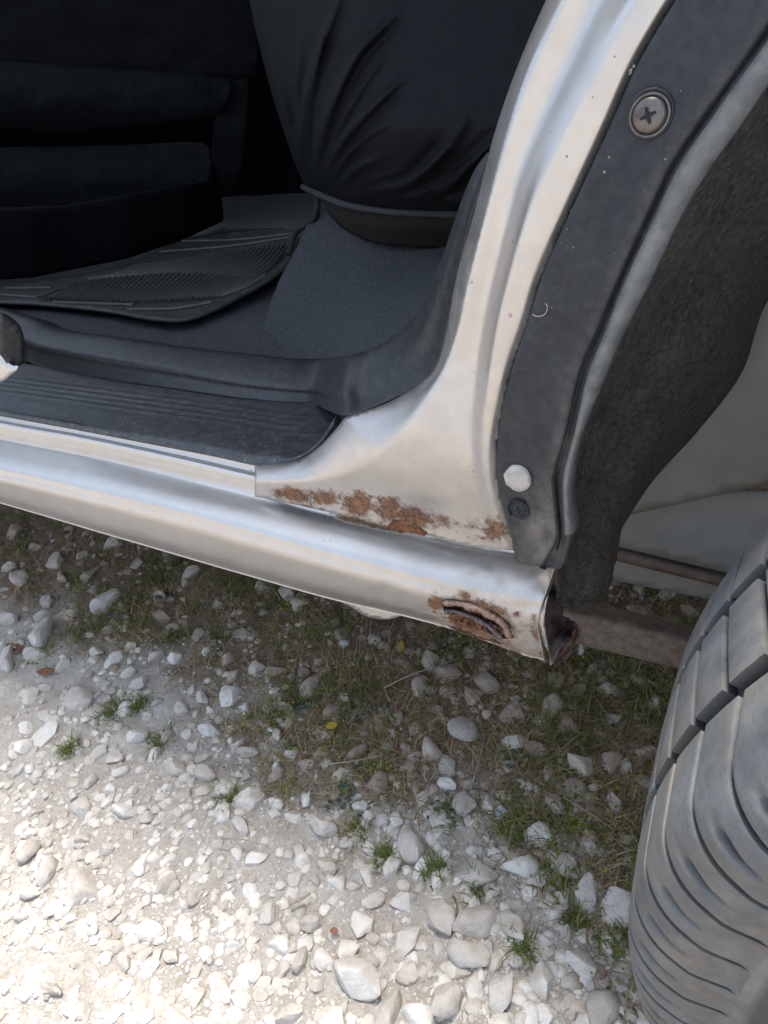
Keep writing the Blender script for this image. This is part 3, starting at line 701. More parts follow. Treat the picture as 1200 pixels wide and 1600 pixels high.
rim = lathe('wheel_rim', [(.245, .02), (.247, .10), (.232, .106), (.212, .085), (.16, .075), (.11, .088), (.05, .092), (.02, .09)], 48, STEEL_RIM, car, Matrix.Translation(Vector(TC)) @ Matrix.Rotation(math.pi / 2, 4, 'X'))

# ------------------------------------------------------------------ door opening: black plate, riser trim
ZP = .466
def plate_disp(P, V):
    d = np.zeros_like(V); q = V[:, 1]
    k = sstep(.10, .115, q) * (1 - sstep(.15, .165, q)) * (1 - sstep(430, 500, P[:, 0]))
    d[:, 2] = .0009 * np.cos(q * 2 * math.pi / .0125) * k; return d
def plate_row(front, back, yf, drop=1.0):
    f = at_y([front], yf)[0]; b = at_z([back], ZP)[0]
    top = f + np.array([0, .012, .0075 * drop]); top[2] = min(top[2], ZP - .001)
    return np.vstack([f + [0, .004, -.006], f, f + [0, .003, .004 * drop], top, top * .66 + b * .34, top * .33 + b * .67, b])
PR = [((-420, 575), (-330, 505), .056), ((-200, 612), (-140, 538), .056), ((0, 648), (38, 567), .056), ((110, 668), (150, 590), .056), ((230, 691), (270, 608), .056), ((330, 710), (370, 622), .056), ((395, 724), (440, 627), .056),
      ((430, 726), (475, 628), .057), ((465, 719), (500, 628), .06), ((498, 697), (516, 630), .066), ((524, 662), (528, 634), .076)]
plate = loft('sill_plate', [plate_row(*p) for p in PR], PLATE, car, nu=10, nv=10, th=.002, disp=plate_disp)
# riser behind the plate, its rounded rim, sweeping up the pillar
RR = [((-330, 505), (-330, 470), (-290, 440)), ((-140, 538), (-140, 500), (-100, 462)), ((20, 560), (18, 524), (40, 498)), ((60, 571), (62, 537), (85, 516)), ((150, 590), (152, 555), (172, 528)), ((270, 608), (272, 574), (290, 545)), ((370, 622), (372, 592), (388, 556)),
      ((440, 629), (440, 600), (455, 563)), ((490, 633), (490, 604), (505, 563)), ((531, 648), (530, 608), (545, 558)), ((570, 641), (560, 600), (577, 548)), ((615, 622), (596, 580), (607, 532)), ((655, 600), (628, 556), (632, 512)), ((683, 572), (655, 520), (655, 480)),
      ((698, 512), (676, 470), (672, 446)), ((714, 430), (697, 410), (691, 402)), ((735, 340), (722, 330), (717, 326)), ((752, 290), (744, 272), (740, 270)), ((765, 238), (764, 238), (762, 240))]
rows = []
for k, (a, b, c) in enumerate(RR):
    t = sstep(8, 14, np.array(float(k)))
    if k <= 8:
        A_ = at_z([a], ZP - .002)[0]; yA = A_[1]
        Bp = at_y([b], yA + .012)[0]; Cp = at_y([c], yA + .05)[0]
    else:
        yA = np.interp(k, [8, 9, 11, 14, 18], [.09, .070, .064, .061, .057])
        A_ = at_y([a], yA)[0]; Bp = at_y([b], yA + np.interp(k, [8, 11, 18], [.03, .035, .012]))[0]; Cp = at_y([c], yA + np.interp(k, [8, 11, 18], [.07, .07, .02]))[0]
    rows.append(np.vstack([A_, A_ * .5 + Bp * .5 + [0, .002, 0], Bp, Cp, Cp + [-.004, .03, -.012]]))
trim = loft('scuff_trim', rows, PLASTIC, car, nu=8, nv=6, th=.002)
# seam line at the front end of the trim and the foot of the front pillar
strip('trim_joint', [(33, 525), (36, 545), (38, 566)], [(36, 525), (39, 545), (41, 566)], .15, .145, BLACK, car, 0, 11)
patch('centre_pillar', np.array([(-500, 300), (-40, 480), (0, 556), (18, 572), (34, 572), (0, 600), (-260, 590), (-500, 500)]), lambda P: at_y(P, .062 + .0 * P[:, 0]), PAINT, car, step=8, th=.002, attrs={'rust': lambda P: 0 * P[:, 0], 'grime': lambda P: .1 + 0 * P[:, 0]})
patch('pillar_trim', spline([(-300, 300), (-40, 470), (12, 495), (34, 515), (38, 540), (36, 568), (18, 574), (2, 556), (-40, 490), (-300, 390)], 3), lambda P: at_y(P, .055 + .0006 * np.maximum(P[:, 0], 0)), PLASTIC, car, step=6, th=.004)

# ------------------------------------------------------------------ interior
ZF = .455
fl = at_z([(-500, 430), (-300, 620), (700, 640), (900, 300), (330, 255)], ZF)
def fl_grid():
    xs = np.linspace(-2.2, -.1, 140); ys = np.linspace(.2, 1.5, 90); X, Y = np.meshgrid(xs, ys)
    Z = ZF - .004 + .003 * N1.fbm(X * 9, Y * 9, 3)
    V = np.stack([X.ravel(), Y.ravel(), Z.ravel()], 1); return V, grid_faces(90, 140)
V, F = fl_grid(); link('floor_carpet', mesh_np('floor_carpet', V, face_cam(V, F)), CARPET, car)
RY = np.array([(400, 535, .40), (440, 440, .52), (490, 335, .66), (520, 345, .64), (600, 390, .56), (690, 392, .50), (560, 310, .7), (700, 330, .6), (670, 440, .36), (655, 480, .27), (632, 512, .22), (577, 548, .225), (525, 562, .25), (450, 565, .33), (550, 460, .40)])
def idw(P, K):
    f = lambda q: np.stack([np.ones(len(q)), q[:, 0], q[:, 1], q[:, 0] * q[:, 1], q[:, 0] ** 2, q[:, 1] ** 2], 1)
    k = (K[:, :2] - [540, 430]) / 150; c = np.linalg.lstsq(f(k), K[:, 2], rcond=None)[0]
    return f((P - [540, 430]) / 150) @ c + .022 * sstep(560, 640, P[:, 0])
patch('seat_box_carpet', spline([(392, 545), (410, 505), (425, 465), (441, 428), (468, 378), (489, 333), (510, 310), (640, 320), (760, 330), (745, 400), (690, 500), (620, 580), (520, 590), (430, 585), (392, 545)], 3), lambda P: at_y(P, idw(P, RY)), CARPET, car, step=5, th=.004,
      disp=lambda P, V: np.stack([0 * P[:, 0], .0015 * N2.fbm(P[:, 0] / 5, P[:, 1] / 5, 2), 0 * P[:, 0]], 1))

# rear seat cushion under its stretch cover
seat = empty('rear_seat'); seat.parent = car
FOLDS = [([(482, 282), (472, 210), (490, 110), (528, 0), (545, -80)], 9, .016), ([(478, 270), (452, 190), (428, 90), (418, 0)], 7, .012), ([(490, 282), (510, 190), (552, 95), (600, 40), (640, 0)], 10, .017),
         ([(500, 284), (540, 215), (600, 150), (650, 105)], 9, .014), ([(470, 265), (464, 180), (468, 90), (480, 0)], 6, .009), ([(530, 290), (560, 262), (612, 240)], 8, .011), ([(515, 288), (545, 240), (575, 220)], 7, .008),
         ([(560, 304), (640, 285), (690, 240), (700, 225)], 10, .015), ([(640, 312), (700, 290), (765, 228), (800, 205)], 10, .016), ([(480, 275), (440, 200), (400, 60)], 6, .010), ([(700, 318), (740, 300), (790, 250)], 8, .012), ([(660, 300), (720, 200), (735, 180)], 12, .004),
         ([(640, 320), (690, 312), (740, 316)], 6, .009)]
FOLDS += [([(488, 284), (500, 200), (522, 130)], 4, .006), ([(478, 276), (462, 220), (446, 150), (436, 60)], 4, .007), ([(494, 284), (530, 200), (585, 110), (620, 70)], 4, .006), ([(508, 290), (560, 225), (640, 175)], 4, .006), ([(545, 298), (600, 275), (650, 262)], 4, .006), ([(600, 312), (660, 300), (720, 262), (760, 240)], 5, .007), ([(484, 283), (482, 200), (505, 60), (515, 0)], 4, .006)]
FOLDS = [(spline(a, 8), w * .78, h) for a, w, h in FOLDS]
def seat_depth(P):
    lft = np.array([[-150, 380], [0, 390], [130, 420], [240, 455], [300, 478]])
    xl = np.interp(P[:, 1], lft[:, 0], lft[:, 1]); u = np.clip((P[:, 0] - xl) / 190, 0, 1)
    hem = np.interp(P[:, 0], [475, 490, 540, 600, 725, 800], [288, 296, 316, 326, 330, 330]); w = np.clip((hem - P[:, 1]) / 150, 0, 1)
    y = .30 + .34 * (1 - np.sqrt(np.clip(1 - (1 - u) ** 2, 0, 1))) + .14 * (1 - np.sqrt(np.clip(1 - (1 - w) ** 2, 0, 1))) + .0002 * np.maximum(200 - P[:, 1], 0)
    f = 0
    for L, wd, h in FOLDS:
        d, s, _, par = pl_dist(P, L, True); t = par / (len(L) - 1); env = np.minimum(1, .25 + t * 3) * (1 - sstep(.45, 1, t))
        f = f + env * h * 1.15 * (np.exp(-(d / wd) ** 2) - .22 * np.exp(-((d - 1.6 * wd) / (wd * 1.0)) ** 2))
    return at_y(P, y - f * 1.0 + .002 * N1.fbm(P[:, 0] / 40, P[:, 1] / 40, 2))
HEM = spline([(476, 290), (492, 297), (540, 316), (600, 326), (660, 330), (740, 331), (830, 326)], 6)
patch('seat_cover', np.vstack([spline([(350, -220), (380, -120), (390, 0), (420, 130), (455, 240), (476, 290)], 6)[:-1], HEM, np.array([(1000, -100), (1000, -220)])]), seat_depth, CLOTH, seat, step=4, th=.003)
hp = seat_depth(HEM + np.array([0, 1.5])) + np.array([-.001, -.004, 0])
link('hem', tube_mesh('hem', hp, .0045 + .0012 * rng.rand(len(hp)), 8), simple('ribbed_hem', (.01, .011, .014), (.06, .064, .07), 700, .8, 0, .8, .002, 900), seat)
def under_depth(P):
    hem = np.interp(P[:, 0], [475, 490, 540, 600, 725, 800], [288, 296, 316, 326, 330, 330]); w = np.clip((P[:, 1] - hem) / 62, 0, 1.2)
    xl = 478; u = np.clip((P[:, 0] - xl) / 190, 0, 1)
    return at_y(P, .30 + .34 * (1 - np.sqrt(np.clip(1 - (1 - u) ** 2, 0, 1))) + .155 + .06 * w ** 2 + .002 * np.sin(w * 11))

patch('cushion_base', spline([(480, 288), (500, 310), (522, 345), (560, 371), (610, 384), (690, 388), (800, 380), (830, 300), (600, 300), (500, 280), (480, 288)], 4), under_depth, UNDER, seat, step=4, th=.01)

# front seat, console and far trim, all deep in the shade
fs = empty('front_seat'); fs.parent = car
def roll(name, L, r, mat, parent, sq=1.0):
    P3 = at_y(np.array(L)[:, :2], np.array(L)[:, 2]); P3 = spline(P3, 8)
    me = tube_mesh(name, P3, r, 18); return link(name, me, mat, parent)
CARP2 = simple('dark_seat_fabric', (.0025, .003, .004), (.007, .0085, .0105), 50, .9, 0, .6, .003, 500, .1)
def band(name, poly, y0, dy, mat, parent, step=6):
    poly = np.array(poly, float); lo, hi = poly[:, 1].min(), poly[:, 1].max()
    return patch(name, poly, lambda P: at_y(P, y0 + dy * (2 * (P[:, 1] - (lo + hi) / 2) / (hi - lo)) ** 2 + .03 * sstep(.75, 1, P[:, 0] / poly[:, 0].max()) ** 2 + .006 * N1.fbm(P[:, 0] / 50, P[:, 1] / 30, 3)), mat, parent, step, .01)
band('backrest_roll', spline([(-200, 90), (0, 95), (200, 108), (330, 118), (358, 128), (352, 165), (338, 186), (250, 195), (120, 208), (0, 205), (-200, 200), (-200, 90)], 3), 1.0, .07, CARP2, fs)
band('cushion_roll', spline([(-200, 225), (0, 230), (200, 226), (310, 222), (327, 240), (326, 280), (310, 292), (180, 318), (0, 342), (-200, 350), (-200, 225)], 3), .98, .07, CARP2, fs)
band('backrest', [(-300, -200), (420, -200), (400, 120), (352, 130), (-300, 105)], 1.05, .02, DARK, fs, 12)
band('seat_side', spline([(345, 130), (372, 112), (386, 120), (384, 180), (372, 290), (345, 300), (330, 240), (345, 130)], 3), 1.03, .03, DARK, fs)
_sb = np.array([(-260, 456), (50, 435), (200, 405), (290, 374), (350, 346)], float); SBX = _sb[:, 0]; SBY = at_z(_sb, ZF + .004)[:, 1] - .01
patch('underseat_shade', np.array([(-260, 335), (100, 325), (320, 285), (345, 300), (350, 345), (290, 373), (200, 404), (50, 434), (-260, 455)], float), lambda P: at_y(P, np.interp(P[:, 0], SBX, SBY)), DARK, fs, 8, .01)  # black sheet standing in for the deep shade under the front seat
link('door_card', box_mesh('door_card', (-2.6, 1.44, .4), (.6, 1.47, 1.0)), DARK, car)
roll('seat_cable', [(489, 294, .66), (496, 318, .66), (488, 345, .64), (462, 362, .64), (455, 385, .63), (450, 398, .62)], .006, BLACK, car)

# ------------------------------------------------------------------ floor mat (lies loose on the carpet)
MATO = spline([(-60, 470), (0, 472), (65, 475), (165, 485), (235, 497), (285, 499), (330, 485), (370, 465), (430, 430), (455, 402), (462, 362), (390, 358), (280, 376), (200, 412), (50, 440), (-60, 448)], 4)
mp = at_z(MATO, ZF + .014)
mat_o = empty('floor_mat', tuple(mp.mean(0) * [1, 1, 0] + [0, 0, ZF]))
tag(mat_o, 'black rubber floor mat with fanned ribs lying on the carpet before the rear seat', 'floor mat')
def mat_depth(P):
    d = pl_dist(P, np.vstack([MATO, MATO[:1]])); e = np.where(inside(P, MATO), d, 0)
    z = ZF + .012 + .006 * np.exp(-(e / 6) ** 2) + .010 * gauss(P, (430, 420), (50, 60))
    return at_z(P, z)
mo = patch('rubber_sheet', MATO, mat_depth, RUBBER, None, step=4, th=.005); mo.parent = mat_o; mo.matrix_parent_inverse = Matrix.Translation(-Vector(mat_o.location))
def mat_rib(a, b, w=.0032, h=.004, mid=None):
    L = spline([a, mid or tuple((np.array(a) + np.array(b)) / 2), b], 4); d = mat_depth(L) + [0, 0, h * .4]
    t = np.gradient(d, axis=0); t /= np.linalg.norm(t, axis=1)[:, None]; s = np.cross(t, [0, 0, 1.0]); s /= np.linalg.norm(s, axis=1)[:, None]
    n = len(d); V = np.vstack([d - s * w, d - s * w * .6 + [0, 0, h], d + s * w * .6 + [0, 0, h], d + s * w]); F = face_cam(V, np.vstack([np.stack([np.arange(n - 1) + k * n, np.arange(1, n) + k * n, np.arange(1, n) + (k + 1) * n, np.arange(n - 1) + (k + 1) * n], 1) for k in range(3)]))
    o = link('mat_rib', mesh_np('mat_rib', V, F, False), RIB, mat_o); o.matrix_parent_inverse = Matrix.Translation(-Vector(mat_o.location))
for k in range(34):
    t = k / 33
    a = np.array([72, 471]) * (1 - t) + np.array([345, 466]) * t + np.array([0, 7 * math.sin(math.pi * t)]); b = np.array([120, 444]) * (1 - t) + np.array([415, 434]) * t + np.array([0, -8 * math.sin(math.pi * t)])
    mat_rib(tuple(a), tuple(b), w=.0015, h=.0055, mid=tuple(a * .55 + b * .45 + [2, 2]))
for k in range(32):
    t = k / 31
    a = np.array([140, 439]) * (1 - t) + np.array([398, 440]) * t + np.array([0, -8 * math.sin(math.pi * t)]); b = np.array([215, 418]) * (1 - t) + np.array([453, 384]) * t
    mat_rib(tuple(a), tuple(b), w=.0015, h=.0055, mid=tuple((a + b) / 2 + [3, 3]))
for a, b, md in (((0, 462), (60, 466), None), ((60, 466), (94, 452), None), ((10, 452), (82, 451), None), ((200, 485), (330, 474), (270, 484)), ((85, 474), (210, 478), None), ((285, 378), (455, 367), (370, 376)), ((250, 395), (455, 372), (360, 386))): mat_rib(a, b, .003, .0035, md)

# ------------------------------------------------------------------ rest of the car body (mostly out of frame; it shades the ground)
zeros = {'rust': lambda P: 0 * P[:, 0], 'grime': lambda P: .1 + 0 * P[:, 0]}
def body_sheet(name, rows, mat=PAINT, nu=6, nv=6):
    B = loft3([np.array(r, float) for r in rows], nu, nv); n, m_, _ = B.shape; V = B.reshape(-1, 3)
    me = mesh_np(name, V, grid_faces(n, m_)); attr(me, 'rust', np.zeros(len(V))); attr(me, 'grime', np.full(len(V), .1))
    return solid(link(name, me, mat, car), .004)
def roof_row(x, z, e): return [(x, .22, z - .10 - e), (x, .27, z - .03 - e), (x, .40, z), (x, .75, z + .02), (x, 1.10, z), (x, 1.23, z - .03 - e), (x, 1.28, z - .10 - e)]
body_sheet('roof', [roof_row(-2.05, 1.62, 0), roof_row(-1.4, 1.70, 0), (roof_row(-.5, 1.71, 0)), roof_row(.5, 1.69, 0), roof_row(1.3, 1.62, 0)])
_a = at_y([(930, -128)], .05)[0]; _b = at_y([(1145, -128)], .003)[0]
body_sheet('rear_pillar', [[_a, _b, (.5, -.01, .99), (.9, -.005, .985), (1.35, .06, .97)], [_a + [.03, .015, .16], _b + [.03, .02, .16], (.52, .03, 1.16), (.9, .035, 1.15), (1.35, .09, 1.13)], [_a + [.08, .10, .42], _b + [.08, .08, .42], (.54, .10, 1.4), (.9, .11, 1.4), (1.33, .16, 1.38)], [_a + [.14, .19, .64], _b + [.12, .2, .66], (.58, .22, 1.62), (.9, .23, 1.61), (1.3, .26, 1.57)]])
body_sheet('rear_wing', [[(.92, -.01, .45), (1.1, .0, .43), (1.4, .04, .45)], [(.93, -.01, .8), (1.1, .0, .8), (1.45, .05, .8)], [(.6, -.005, .985), (1.0, .01, .985), (1.42, .06, .975)]])
link('tailgate', box_mesh('tailgate', (1.36, .12, .42), (1.44, 1.4, 1.58), .03), PRIMER, car)
body_sheet('far_side', [[(-2.6, 1.5, .32), (-1.0, 1.51, .32), (1.35, 1.47, .36)], [(-2.6, 1.5, .95), (-1.0, 1.51, .97), (1.35, 1.47, .98)], [(-2.0, 1.29, 1.55), (-1.0, 1.30, 1.63), (1.25, 1.29, 1.55)]])
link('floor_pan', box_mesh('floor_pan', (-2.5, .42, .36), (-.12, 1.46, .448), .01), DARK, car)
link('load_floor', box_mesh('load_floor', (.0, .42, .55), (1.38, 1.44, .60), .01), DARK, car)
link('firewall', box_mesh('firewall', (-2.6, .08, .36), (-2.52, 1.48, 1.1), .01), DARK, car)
body_sheet('front_door', [[(-2.3, .0, .46), (-1.7, -.01, .46), (-1.16, .0, .46)], [(-2.3, .0, .75), (-1.7, -.02, .75), (-1.16, -.01, .75)], [(-2.3, .04, 1.03), (-1.7, .03, 1.04), (-1.16, .04, 1.04)]])

# ------------------------------------------------------------------ stones
def stone_verts(base, r, planes=9, rough=.10):
    V = base[0].copy()
    for k in range(planes):                        # facets: cut by random planes
        n = r.randn(3); n /= np.linalg.norm(n); d = r.uniform(.5, .86); s = V @ n; m_ = s > d
        V[m_] -= np.outer(s[m_] - d, n) * r.uniform(.88, 1.0)
    nn = VN(r.randint(1000)); q = V * 1.7
    b = nn.fbm(q[:, 0] + q[:, 2] * .7 + 5, q[:, 1] - q[:, 2] * .6 + 9, 3)
    V *= (1 + rough * b)[:, None]; return V
VAR = []
for k in range(40):
    r = np.random.RandomState(300 + k); v = stone_verts(I3, r, r.randint(8, 16), r.uniform(.05, .1)); VAR.append(v * np.array([1.12, r.uniform(.75, 1.1), r.uniform(.5, .85)]))
def stone_mesh(k, mat, tint):
    me = mesh_np('stone', VAR[k], I3[1]); attr(me, 'tint', np.full(len(VAR[k]), tint)); me.materials.append(mat); me.set_sharp_from_angle(angle=math.radians(24)); return me
SMESH = {(k, mm.name): stone_mesh(k, mm, (k * 37 % 40) / 40) for k in range(40) for mm in (STONE, STONE_DIRTY_SHADE)}
placed = []; UNNAMED = []
G_ROUGH = 'limestone stones lying on the track'
def stone(px, py, w, ratio=1.0, label=None, mat=None, bury=.3, rot=None):
    p = at_z([(px, py + w * .18)], 0.0)[0]; d = (p - CAM) @ FW; rad = w * .5 * d / FOC * 1.08
    return stone_at(p[0], p[1], rad, label, mat, bury, rot, ratio)
def stone_at(x, y, rad, label=None, mat=None, bury=.3, rot=None, ratio=1.0):
    v = veg(np.array([[x, y]]))[0]; k = rng.randint(40)
    if mat is STONE_BLUE: me = stone_mesh(k, STONE_BLUE, .5)
    else: me = SMESH[(k, (mat or (STONE_DIRTY_SHADE if v > .55 else STONE)).name)]
    o = bpy.data.objects.new('stone', me); COL.objects.link(o)
    zmax = VAR[k][:, 2].max() * rad
    o.scale = (rad, rad * ratio, rad * rng.uniform(.9, 1.15)); o.rotation_euler = (rng.uniform(-.25, .25), rng.uniform(-.25, .25), rng.uniform(0, 6.28) if rot is None else rot)
    o.location = (x, y, gz(np.array([x]), np.array([y]))[0] + zmax * (1 - 2 * bury) * .8 - zmax * .12)
    if label is None: UNNAMED.append((o, x, y, rad))
    else: tag(o, label, 'stone')
    placed.append((x, y, rad)); return o
named = [(805, 1158, 44, 1, 'rounded cream stone standing bright in the dark weeds below the rusted sill end'), (727, 1137, 46, 1.1, 'tall grey-brown stone left of the bright rounded cream stone'),
         (783, 1270, 28, 1, 'small blue-grey stone on the soil in mid gravel'), (210, 1143, 34, .8, 'upright white stone at the edge of the grass, left of a green tuft'), (322, 1125, 46, .7, 'flat-topped white stone right of the upright white one'),
         (168, 935, 50, .6, 'wide pale slab of stone near the left end of the sill shade'), (562, 1520, 84, .8, 'largest pale flat boulder low in the middle of the gravel'), (915, 1397, 56, .7, 'flat pale stone touching the large slab beside the tyre'),
         (966, 1420, 66, 1, 'large pale slab against the left edge of the tyre'), (975, 1200, 36, .7, 'pale pebble resting on a larger stone near the tyre'), (70, 1358, 44, .9, 'bright white angular stone alone at far lower left'),
         (48, 1387, 32, .8, 'small white stone just below the bright angular one at far left'), (505, 1285, 46, .8, 'faceted cream stone at the upper edge of the bare gravel'), (745, 1440, 66, .8, 'long pale stone with a sharp ridge in the lower gravel'),
         (70, 990, 58, .7, 'broad pale stone near the left edge of the picture, above the brown leaf'), (908, 1010, 36, .5, 'pale flat stone just behind the torn end of the sill')]
for a in named: stone(*a[:4], label=a[4], mat=STONE_BLUE if 'blue' in a[4] else STONE, bury=.22)
for px, py, w in [(308, 985, 28), (255, 957, 32), (180, 1028, 32), (205, 1008, 26), (130, 1085, 48), (315, 1080, 32), (428, 1040, 27), (407, 1115, 25), (355, 1018, 34), (505, 1137, 32), (620, 1118, 24), (676, 1165, 50), (800, 1110, 48), (480, 1185, 32), (590, 1220, 46), (535, 1205, 42),
                  (643, 1305, 58), (695, 1328, 38), (575, 1315, 28), (470, 1325, 25), (510, 1345, 32), (745, 1355, 62), (812, 1352, 54), (883, 1350, 48), (635, 1395, 54), (565, 1437, 42), (527, 1372, 34), (455, 1265, 32), (850, 1530, 64), (735, 1490, 62), (605, 1575, 62), (660, 1587, 62),
                  (472, 1492, 36), (440, 1508, 32), (420, 1420, 32), (375, 1280, 42), (400, 1335, 32), (130, 1380, 62), (30, 1425, 22), (230, 1445, 50), (955, 1185, 50), (950, 1075, 46), (1005, 1170, 42), (765, 1258, 32), (690, 1275, 32), (840, 1300, 46), (870, 1255, 44), (900, 1232, 32), (905, 1195, 50), (885, 1130, 52),
                  (760, 1060, 42), (670, 1030, 44), (655, 1070, 40), (870, 1060, 44), (925, 1045, 32), (1000, 1065, 40), (180, 845, 36), (140, 830, 26), (300, 888, 32), (410, 915, 42), (450, 922, 36), (60, 1020, 40), (20, 970, 34), (16, 1030, 44), (50, 1085, 32), (100, 1040, 26), (240, 1165, 30), (75, 1140, 46), (40, 1165, 32),
                  (175, 1175, 30), (150, 1110, 30), (700, 1050, 42), (345, 1225, 40), (285, 1235, 30), (430, 1200, 30), (560, 1170, 34), (960, 1250, 40), (1020, 1330, 36), (870, 1430, 40), (800, 1450, 50), (690, 1430, 60), (640, 1460, 50), (785, 1545, 60), (700, 1560, 60), (905, 1500, 56), (940, 1570, 60), (520, 1590, 60), (850, 1470, 36), (370, 1555, 40), (280, 1590, 56),
                  (25, 828, 30), (60, 850, 26), (90, 875, 34), (30, 900, 38), (140, 900, 28), (215, 880, 26), (75, 935, 30), (110, 960, 34), (250, 925, 24), (340, 935, 30), (380, 985, 28), (270, 1020, 30), (1040, 930, 36), (1000, 925, 28), (1075, 955, 34), (860, 1105, 44), (840, 1170, 40), (480, 1240, 26), (610, 1350, 40), (585, 1400, 36), (660, 1340, 34), (545, 1480, 40)]:
    stone(px, py, w, rng.uniform(.7, 1), bury=rng.uniform(.25, .42))
count = 0
for _ in range(9000):
    if len(placed) >= 296: break
    px, py = rng.uniform(-60, 1090), rng.uniform(800, 1640)
    p = at_z([(px, py)], 0)[0]; v = veg(p[None, :2])[0]
    if rng.rand() < v * .1: continue
    if not (0 <= px <= 1130 and py <= 1600): continue
    if px < 420 and py > 1280 and rng.rand() < .6: continue
    rad = rng.uniform(.0085, .0185) * (1 if rng.rand() < .7 else 1.3)
    if any((p[0] - a) ** 2 + (p[1] - b) ** 2 < (.85 * (rad + c)) ** 2 for a, b, c in placed): continue
    stone_at(p[0], p[1], rad, bury=rng.uniform(.2, .42), ratio=rng.uniform(.7, 1))

ZONES = [('under the left end of the sill', lambda x, y, v: v > .5 and x < 300), ('behind the trailing arm at right', lambda x, y, v: x > 880 and y < 1000),
         ('in the weeds between sill end and tyre', lambda x, y, v: x > 850 and y < 1190), ('in the weeds below the rust hole', lambda x, y, v: x > 560 and y < 1120),
         ('beneath the middle of the sill', lambda x, y, v: v > .5 and x < 560 and y < 1060), ('in dry grass beside the tyre', lambda x, y, v: x > 800 and y < 1340),
         ('in the dry grass at mid strip', lambda x, y, v: x > 400 and y < 1230), ('at the grass fringe in mid picture', lambda x, y, v: x > 520 and y < 1370),
         ('on bare track around the brown leaves at left', lambda x, y, v: x < 200 and y < 1070), ('among the green tufts at left', lambda x, y, v: x < 400 and y < 1200),
         ('in glaring white gravel at lower left', lambda x, y, v: x < 330), ('in packed gravel at lower centre', lambda x, y, v: x < 640), ('in gravel between the largest boulder and the tyre', lambda x, y, v: x < 860), ('in gravel at the foot of the tyre', lambda x, y, v: True)]
byz = {}
for o, x, y, rad in UNNAMED:
    q = proj(np.array([[x, y, 0]]))[0]; v = veg(np.array([[x, y]]))[0]
    for zn, f in ZONES:
        if f(q[0], q[1], v): byz.setdefault(zn, []).append((o, q[0], q[1], rad, v)); break
for zn, L in byz.items():
    left = list(L)
    for word, key in (('largest', lambda e: -e[3]), ('leftmost', lambda e: e[1]), ('rightmost', lambda e: -e[1]), ('lowest', lambda e: -e[2]), ('highest', lambda e: e[2])):
        if len(left) < 2: break
        e = min(left, key=key); left.remove(e)
        tag(e[0], '%s %s limestone stone %s' % (word, 'soil-stained, shade-toned' if e[4] > .55 else 'pale', zn), 'stone', G_ROUGH)
    med = np.median([e[3] for e in left]) if left else 0
    for e in left: tag(e[0], '%s %s limestone stone half bedded %s' % ('bigger' if e[3] > med else 'small', 'soil-stained, shade-toned' if e[4] > .55 else 'pale', zn), 'stone', G_ROUGH)

# gravel too small and too many to count
def scatter(name, n, size, base, mat, dens, zoff=-.05, vflat=.7, seed=0):
    r = np.random.RandomState(seed); Vs = [stone_verts(base, r, 5, .08) for _ in range(16)]; P = []
    while len(P) < n:
        q = at_z(np.stack([r.uniform(-90, 1200, 4000), r.uniform(790, 1680, 4000)], 1), 0)[:, :2]
        q = q[r.rand(len(q)) < dens(q)]; P += list(q)
    P = np.array(P[:n]); nv = len(base[0]); V = np.empty((n, nv, 3)); tint = np.empty((n, nv))
    s = size[0] * (size[1] / size[0]) ** (r.rand(n) ** 1.8); a = r.rand(n) * 6.28; z = gz(P[:, 0], P[:, 1])
    for i in range(n):
        v = Vs[i % 16] * s[i] * np.array([1, r.uniform(.65, 1), vflat * r.uniform(.6, 1)])
        c, d = math.cos(a[i]), math.sin(a[i]); V[i, :, 0] = v[:, 0] * c - v[:, 1] * d + P[i, 0]; V[i, :, 1] = v[:, 0] * d + v[:, 1] * c + P[i, 1]; V[i, :, 2] = v[:, 2] + z[i] + s[i] * zoff
        tint[i] = r.rand()
    F = (base[1][None] + (np.arange(n) * nv)[:, None, None]).reshape(-1, 3)
    me = mesh_np(name, V.reshape(-1, 3), F, True); me.set_sharp_from_angle(angle=math.radians(30)); attr(me, 'tint', tint.ravel()); o = link(name, me, mat); tag(o, kind='stuff'); return o
patchy = lambda q: sstep(-.35, .5, N3.fbm(q[:, 0] * 7, q[:, 1] * 7, 3))
tag(scatter('gravel', 5200, (.002, .0125), I2, STONE, lambda q: (1 - veg(q)) * (.25 + .75 * patchy(q)) + .05, seed=3), 'loose pale limestone gravel on the dusty track', 'gravel')
tag(scatter('grit', 9000, (.0011, .0026), I1, STONE, lambda q: (1 - veg(q)) * .9 + .1, seed=4), 'fine pale grit covering the bare track', 'grit')
tag(scatter('soiled_gravel', 3200, (.0028, .0135), I2, STONE_DIRTY_SHADE, lambda q: veg(q), seed=5), 'soil-stained, shade-toned gravel among the weeds beneath the car', 'gravel')

